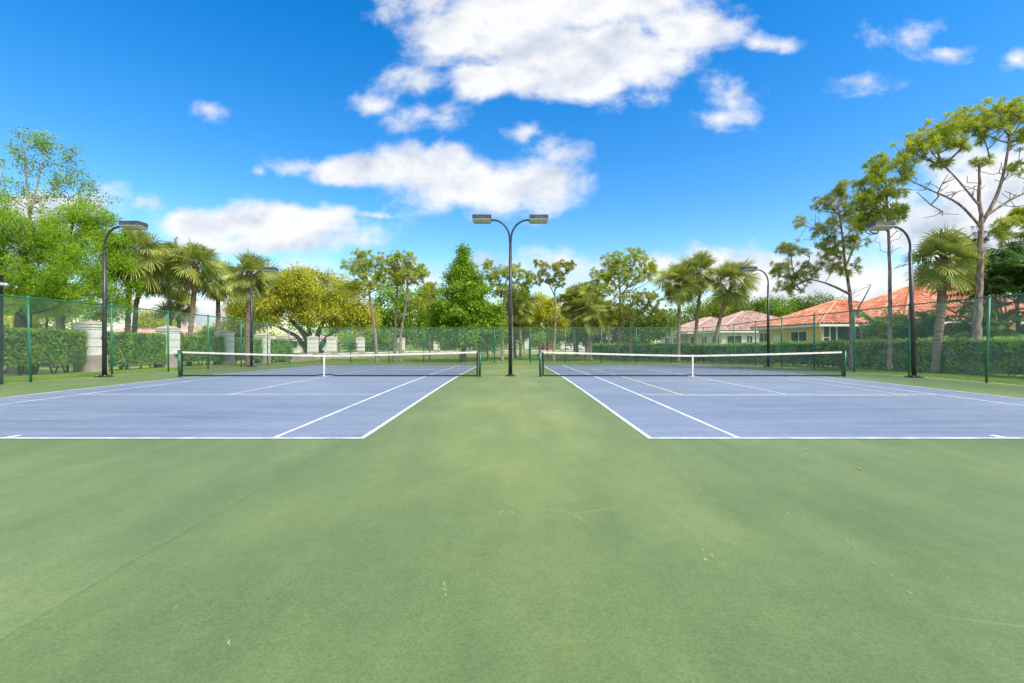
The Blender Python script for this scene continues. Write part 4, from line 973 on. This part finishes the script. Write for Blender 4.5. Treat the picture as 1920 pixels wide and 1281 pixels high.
for dx,z in ((-.28,2.0),(.28,2.0),(0,2.3)):
    a=np.linspace(-math.pi/2,math.pi/2,9); MB().tube([(dx,0,z+.17*math.sin(q)) for q in a],[max(.004,.17*math.cos(q)) for q in a],14).build('globe',M['lampwhite'],t,None,True)
MB().bar((-.28,0,1.85),(.28,0,1.85),.04).build('arm',M['trim'],t)
t=thing('clock_post',(-24.8,60.6,-.34),'slender white column rising above the pillar right of the silver car','post')
MB().tube([(0,0,0),(0,0,3.2),(0,0,3.3),(0,0,3.55)],[.12,.11,.2,.1],12).build('shaft',M['trim'],t,None,True)
MB().tube([(0,0,3.55),(0,0,3.75),(0,0,3.9)],[.14,.12,.01],10).build('finial',M['trim'],t,None,True)
t=thing('windscreen_panel',(22.7,18.6,gz(18)),'teal fabric screen panel low behind the fence at the right edge','screen panel')
MB().bb(0,2.8,-.02,.02,.15,1.35).build('fabric',M['teal'],t); MB().bb(-.04,0,-.03,.03,0,1.45).bb(2.8,2.84,-.03,.03,0,1.45).bb(0,2.8,-.025,.025,1.35,1.39).build('frame',M['vinyl'],t)
# utility poles at left
for (px,d,top,l) in ((304,31.8,400,'thin pale utility pole beside the leftmost palm trunks'),):
    pass
# dried leaves on the court
rng=np.random.default_rng(5)
for (px,py,l) in ((105,861,'small dry leaf on green court near the left edge, below the baseline'),(1515,847,'pale dry leaf on green court below the right baseline'),(1612,882,'tiny brown leaf lying lower on the green, at right'),(1145,838,'dark speck of leaf just below the right court corner')):
    d=F*(CAMZ+.08)/(py-HZ); x=X(px,d); z=gz(d)+.012
    o=thing('dry_leaf',(x,d,z),l,'leaf','dry leaves fallen on the court',rng.random()*3)
    MB().add([(-.035,0,0),(0,-.018,.004),(.04,0,.012),(0,.018,.004),(0,0,.0)],None,[[0,1,4],[1,2,4],[2,3,4],[3,0,4]]).build('blade',M['dryleaf'],o)
# ------------------------------------------------------------------ grass blades along the fences
rng=np.random.default_rng(9); mb=MB()
def grassfill(x0,x1,y0,y1,n,h,w):
    x=rng.uniform(x0,x1,n); y=rng.uniform(y0,y1,n); z=np.array([gz(a) for a in y])-.03
    P0=np.stack([x,y,z],1); s=rdir(n,rng)*np.array([1,1,0])*w; hh=h*(.5+.8*rng.random(n))
    tip=P0+np.stack([rng.standard_normal(n)*h*.35,rng.standard_normal(n)*h*.35,hh],1)
    mb.add(np.stack([P0-s,P0+s,tip],1).reshape(-1,3),None,np.arange(n*3).reshape(-1,3))
grassfill(-21.5,LX-.14,10,24,34000,.07,.012); grassfill(-21.5,LX-.14,24,40,26000,.08,.018)
grassfill(RX+.14,21.5,12,24,34000,.07,.012); grassfill(RX+.14,20.0,24,40,20000,.08,.018)
grassfill(-20,16,FY+.2,52,60000,.08,.022); grassfill(-18,14,52,72,26000,.10,.035)
tag(mb.build('grass_blades',M['blade']),kind='stuff')

# ------------------------------------------------------------------ world: sky with clouds
SUN_EL=math.radians(50); SUN_AZ=math.radians(128)   # azimuth clockwise from +Y (the view direction)
w=bpy.data.worlds.new('World'); SC.world=w; w.use_nodes=True; nt=w.node_tree; nt.nodes.clear()
out=N(nt,'ShaderNodeOutputWorld'); sky=N(nt,'ShaderNodeTexSky'); sky.sky_type='NISHITA'; sky.sun_disc=False; sky.sun_elevation=SUN_EL; sky.sun_rotation=SUN_AZ; sky.air_density=1.2; sky.dust_density=.4; sky.ozone_density=2.5
hs=N(nt,'ShaderNodeHueSaturation'); hs.inputs['Hue'].default_value=.505; hs.inputs['Saturation'].default_value=1.48; hs.inputs['Value'].default_value=1.15; nt.links.new(sky.outputs[0],hs.inputs['Color'])
bg=N(nt,'ShaderNodeBackground'); nt.links.new(hs.outputs[0],bg.inputs[0]); bg.inputs[1].default_value=.12
co=N(nt,'ShaderNodeTexCoord').outputs['Generated']; sx=N(nt,'ShaderNodeSeparateXYZ'); nt.links.new(co,sx.inputs[0])
ay=math_(nt,'MAXIMUM',math_(nt,'ABSOLUTE',sx.outputs['Y']),.08)
u=math_(nt,'DIVIDE',sx.outputs['X'],ay); v=math_(nt,'DIVIDE',sx.outputs['Z'],ay)
uv=N(nt,'ShaderNodeCombineXYZ'); nt.links.new(u,uv.inputs[0]); nt.links.new(v,uv.inputs[1]); nt.links.new(math_(nt,'SIGN',sx.outputs['Y']),uv.inputs[2]); UV=uv.outputs[0]
blobs=[(1000,85,170,66),(850,65,90,55),(770,150,60,20),(930,150,100,32),(1160,105,130,70),(1290,55,90,50),(1040,8,280,50),(1190,185,50,16),(1080,165,110,32),
 (1372,195,42,30),(1345,222,28,14),(800,215,62,20),(700,190,34,14),
 (560,312,46,16),(680,318,85,32),(800,310,110,48),(900,345,140,48),(1020,345,85,45),(1045,300,40,34),(880,375,90,22),
 (390,430,85,34),(490,415,90,38),(590,428,90,36),(660,436,60,20),(500,455,180,24),
 (392,206,24,13),(258,386,44,13),(980,242,18,13),(485,326,16,7),
 (1890,340,150,80),(1780,420,170,60),(1900,450,180,90),(1620,150,50,18),(1700,65,44,20),(1780,103,36,11),(1912,124,28,16),(1450,78,36,13),
 (1235,492,42,18),(1350,482,70,20),(1330,510,130,34),(1480,505,160,34),(1620,560,200,60),(1040,490,44,22),(1080,520,80,30),(560,498,42,12),(640,540,50,20),(800,520,60,24),(930,500,60,14),
 (150,385,90,22),(80,410,140,40),(340,590,140,40),(1440,560,80,40),(700,410,30,5)]
wp=N(nt,'ShaderNodeTexNoise'); wp.inputs['Scale'].default_value=6; wp.inputs['Detail'].default_value=3; nt.links.new(UV,wp.inputs['Vector'])
wa=N(nt,'ShaderNodeVectorMath',operation='MULTIPLY_ADD'); nt.links.new(wp.outputs['Color'],wa.inputs[0]); wa.inputs[1].default_value=(.10,.06,0); nt.links.new(UV,wa.inputs[2])
wb=N(nt,'ShaderNodeVectorMath',operation='SUBTRACT'); nt.links.new(wa.outputs[0],wb.inputs[0]); wb.inputs[1].default_value=(.05,.03,0); UW=wb.outputs[0]
best=None
for (px,py,rx_,ry_) in blobs:
    c=((px-960)/F,(HZ-py)/F); small=rx_*ry_<2700; k=1.25 if not small else 1.6; amp=1.25 if not small else .50
    s=N(nt,'ShaderNodeVectorMath',operation='SUBTRACT'); nt.links.new(UW,s.inputs[0]); s.inputs[1].default_value=(c[0],c[1],1)
    m=N(nt,'ShaderNodeVectorMath',operation='MULTIPLY'); nt.links.new(s.outputs[0],m.inputs[0]); m.inputs[1].default_value=(F/rx_/k,F/ry_/k,4)
    l=N(nt,'ShaderNodeVectorMath',operation='LENGTH'); nt.links.new(m.outputs[0],l.inputs[0])
    q=math_(nt,'MULTIPLY_ADD',l.outputs['Value'],amp,1-amp)
    best=q if best is None else math_(nt,'SMOOTH_MIN',best,q,.25)
val=math_(nt,'SUBTRACT',1.0,best)
def fbm(vec,sc,det,rough,dist=.0,off=None):
    mp=N(nt,'ShaderNodeMapping'); mp.inputs['Scale'].default_value=(1,1.35,1)
    if off: mp.inputs['Location'].default_value=off
    nt.links.new(vec,mp.inputs[0]); n=N(nt,'ShaderNodeTexNoise'); n.inputs['Scale'].default_value=sc; n.inputs['Detail'].default_value=det; n.inputs['Roughness'].default_value=rough; n.inputs['Distortion'].default_value=dist; nt.links.new(mp.outputs[0],n.inputs['Vector']); return n.outputs['Fac']
n1=fbm(UV,9,10,.60,.2); na=fbm(UV,6,7,.55,.2); nb=fbm(UV,6,7,.55,.2,(.02,-.07,0)); nf=fbm(UV,2.2,4,.5,0,(3,1,0))
dens=math_(nt,'ADD',math_(nt,'MAXIMUM',val,-1.2),math_(nt,'MULTIPLY_ADD',n1,1.7,-.93))
# thick broken cloud, unseen, added overhead and behind the camera as white fill
far=math_(nt,'MAXIMUM',math_(nt,'LESS_THAN',sx.outputs['Y'],0),math_(nt,'GREATER_THAN',v,1.0))
fm=N(nt,'ShaderNodeMapRange'); nt.links.new(v,fm.inputs[0]); fm.inputs[1].default_value=.85; fm.inputs[2].default_value=1.25
fm2=math_(nt,'MAXIMUM',math_(nt,'LESS_THAN',sx.outputs['Y'],0),fm.outputs[0])
nd=N(nt,'ShaderNodeTexNoise'); nd.inputs['Scale'].default_value=3.2; nd.inputs['Detail'].default_value=6; nt.links.new(co,nd.inputs['Vector'])
dens=math_(nt,'ADD',math_(nt,'MULTIPLY',dens,math_(nt,'SUBTRACT',1,fm2)),math_(nt,'MULTIPLY',math_(nt,'MULTIPLY_ADD',nd.outputs['Fac'],4,-1.65),fm2))
mr=N(nt,'ShaderNodeMapRange',interpolation_type='SMOOTHSTEP'); nt.links.new(dens,mr.inputs[0]); mr.inputs[1].default_value=-.16; mr.inputs[2].default_value=.60
mask=mr.outputs[0]
sh=math_(nt,'MULTIPLY_ADD',math_(nt,'SUBTRACT',na,nb),2.6,.64)
sh=math_(nt,'ADD',sh,math_(nt,'MULTIPLY_ADD',n1,.5,-.25))
edge=N(nt,'ShaderNodeMapRange'); nt.links.new(dens,edge.inputs[0]); edge.inputs[1].default_value=.2; edge.inputs[2].default_value=1.3; edge.inputs[3].default_value=.12; edge.inputs[4].default_value=-.10
sh=math_(nt,'ADD',sh,edge.outputs[0],clamp=True)
cc=ramp(nt,[(.0,(.58,.66,.78)),(.45,(.82,.86,.93)),(.80,(1.0,1.0,1.0))],sh)
bc=N(nt,'ShaderNodeBackground'); nt.links.new(cc,bc.inputs[0]); bc.inputs[1].default_value=.60
mx=N(nt,'ShaderNodeMixShader'); nt.links.new(math_(nt,'MULTIPLY',mask,.97),mx.inputs[0]); nt.links.new(bg.outputs[0],mx.inputs[1]); nt.links.new(bc.outputs[0],mx.inputs[2]); nt.links.new(mx.outputs[0],out.inputs[0])
w.cycles.sampling_method='NONE'
# ------------------------------------------------------------------ sun
sl=bpy.data.lights.new('sun','SUN'); sl.energy=3.8; sl.angle=math.radians(20); sl.color=(1,.94,.83)
so=bpy.data.objects.new('sun',sl); COL.objects.link(so)
sd=Vector((math.sin(SUN_AZ)*math.cos(SUN_EL),math.cos(SUN_AZ)*math.cos(SUN_EL),math.sin(SUN_EL)))
so.rotation_euler=sd.to_track_quat('Z','Y').to_euler(); so.location=(20,-20,40)
# ------------------------------------------------------------------ camera
cd=bpy.data.cameras.new('camera'); cd.sensor_width=36; cd.lens=F/1920*36; cd.shift_y=(HZ-640.5)/1920; cd.clip_end=8000; cd.clip_start=.05
cam=bpy.data.objects.new('camera',cd); COL.objects.link(cam); cam.location=(0,0,CAMZ); cam.rotation_euler=(math.pi/2,0,0); SC.camera=cam
SC.render.engine='CYCLES'
SC.view_settings.view_transform='Standard'; SC.view_settings.look='None'; SC.view_settings.exposure=.75; SC.view_settings.gamma=1
SC.cycles.max_bounces=5; SC.cycles.transparent_max_bounces=4
print('faces',sum(len(o.data.polygons) for o in bpy.data.objects if o.type=='MESH'))
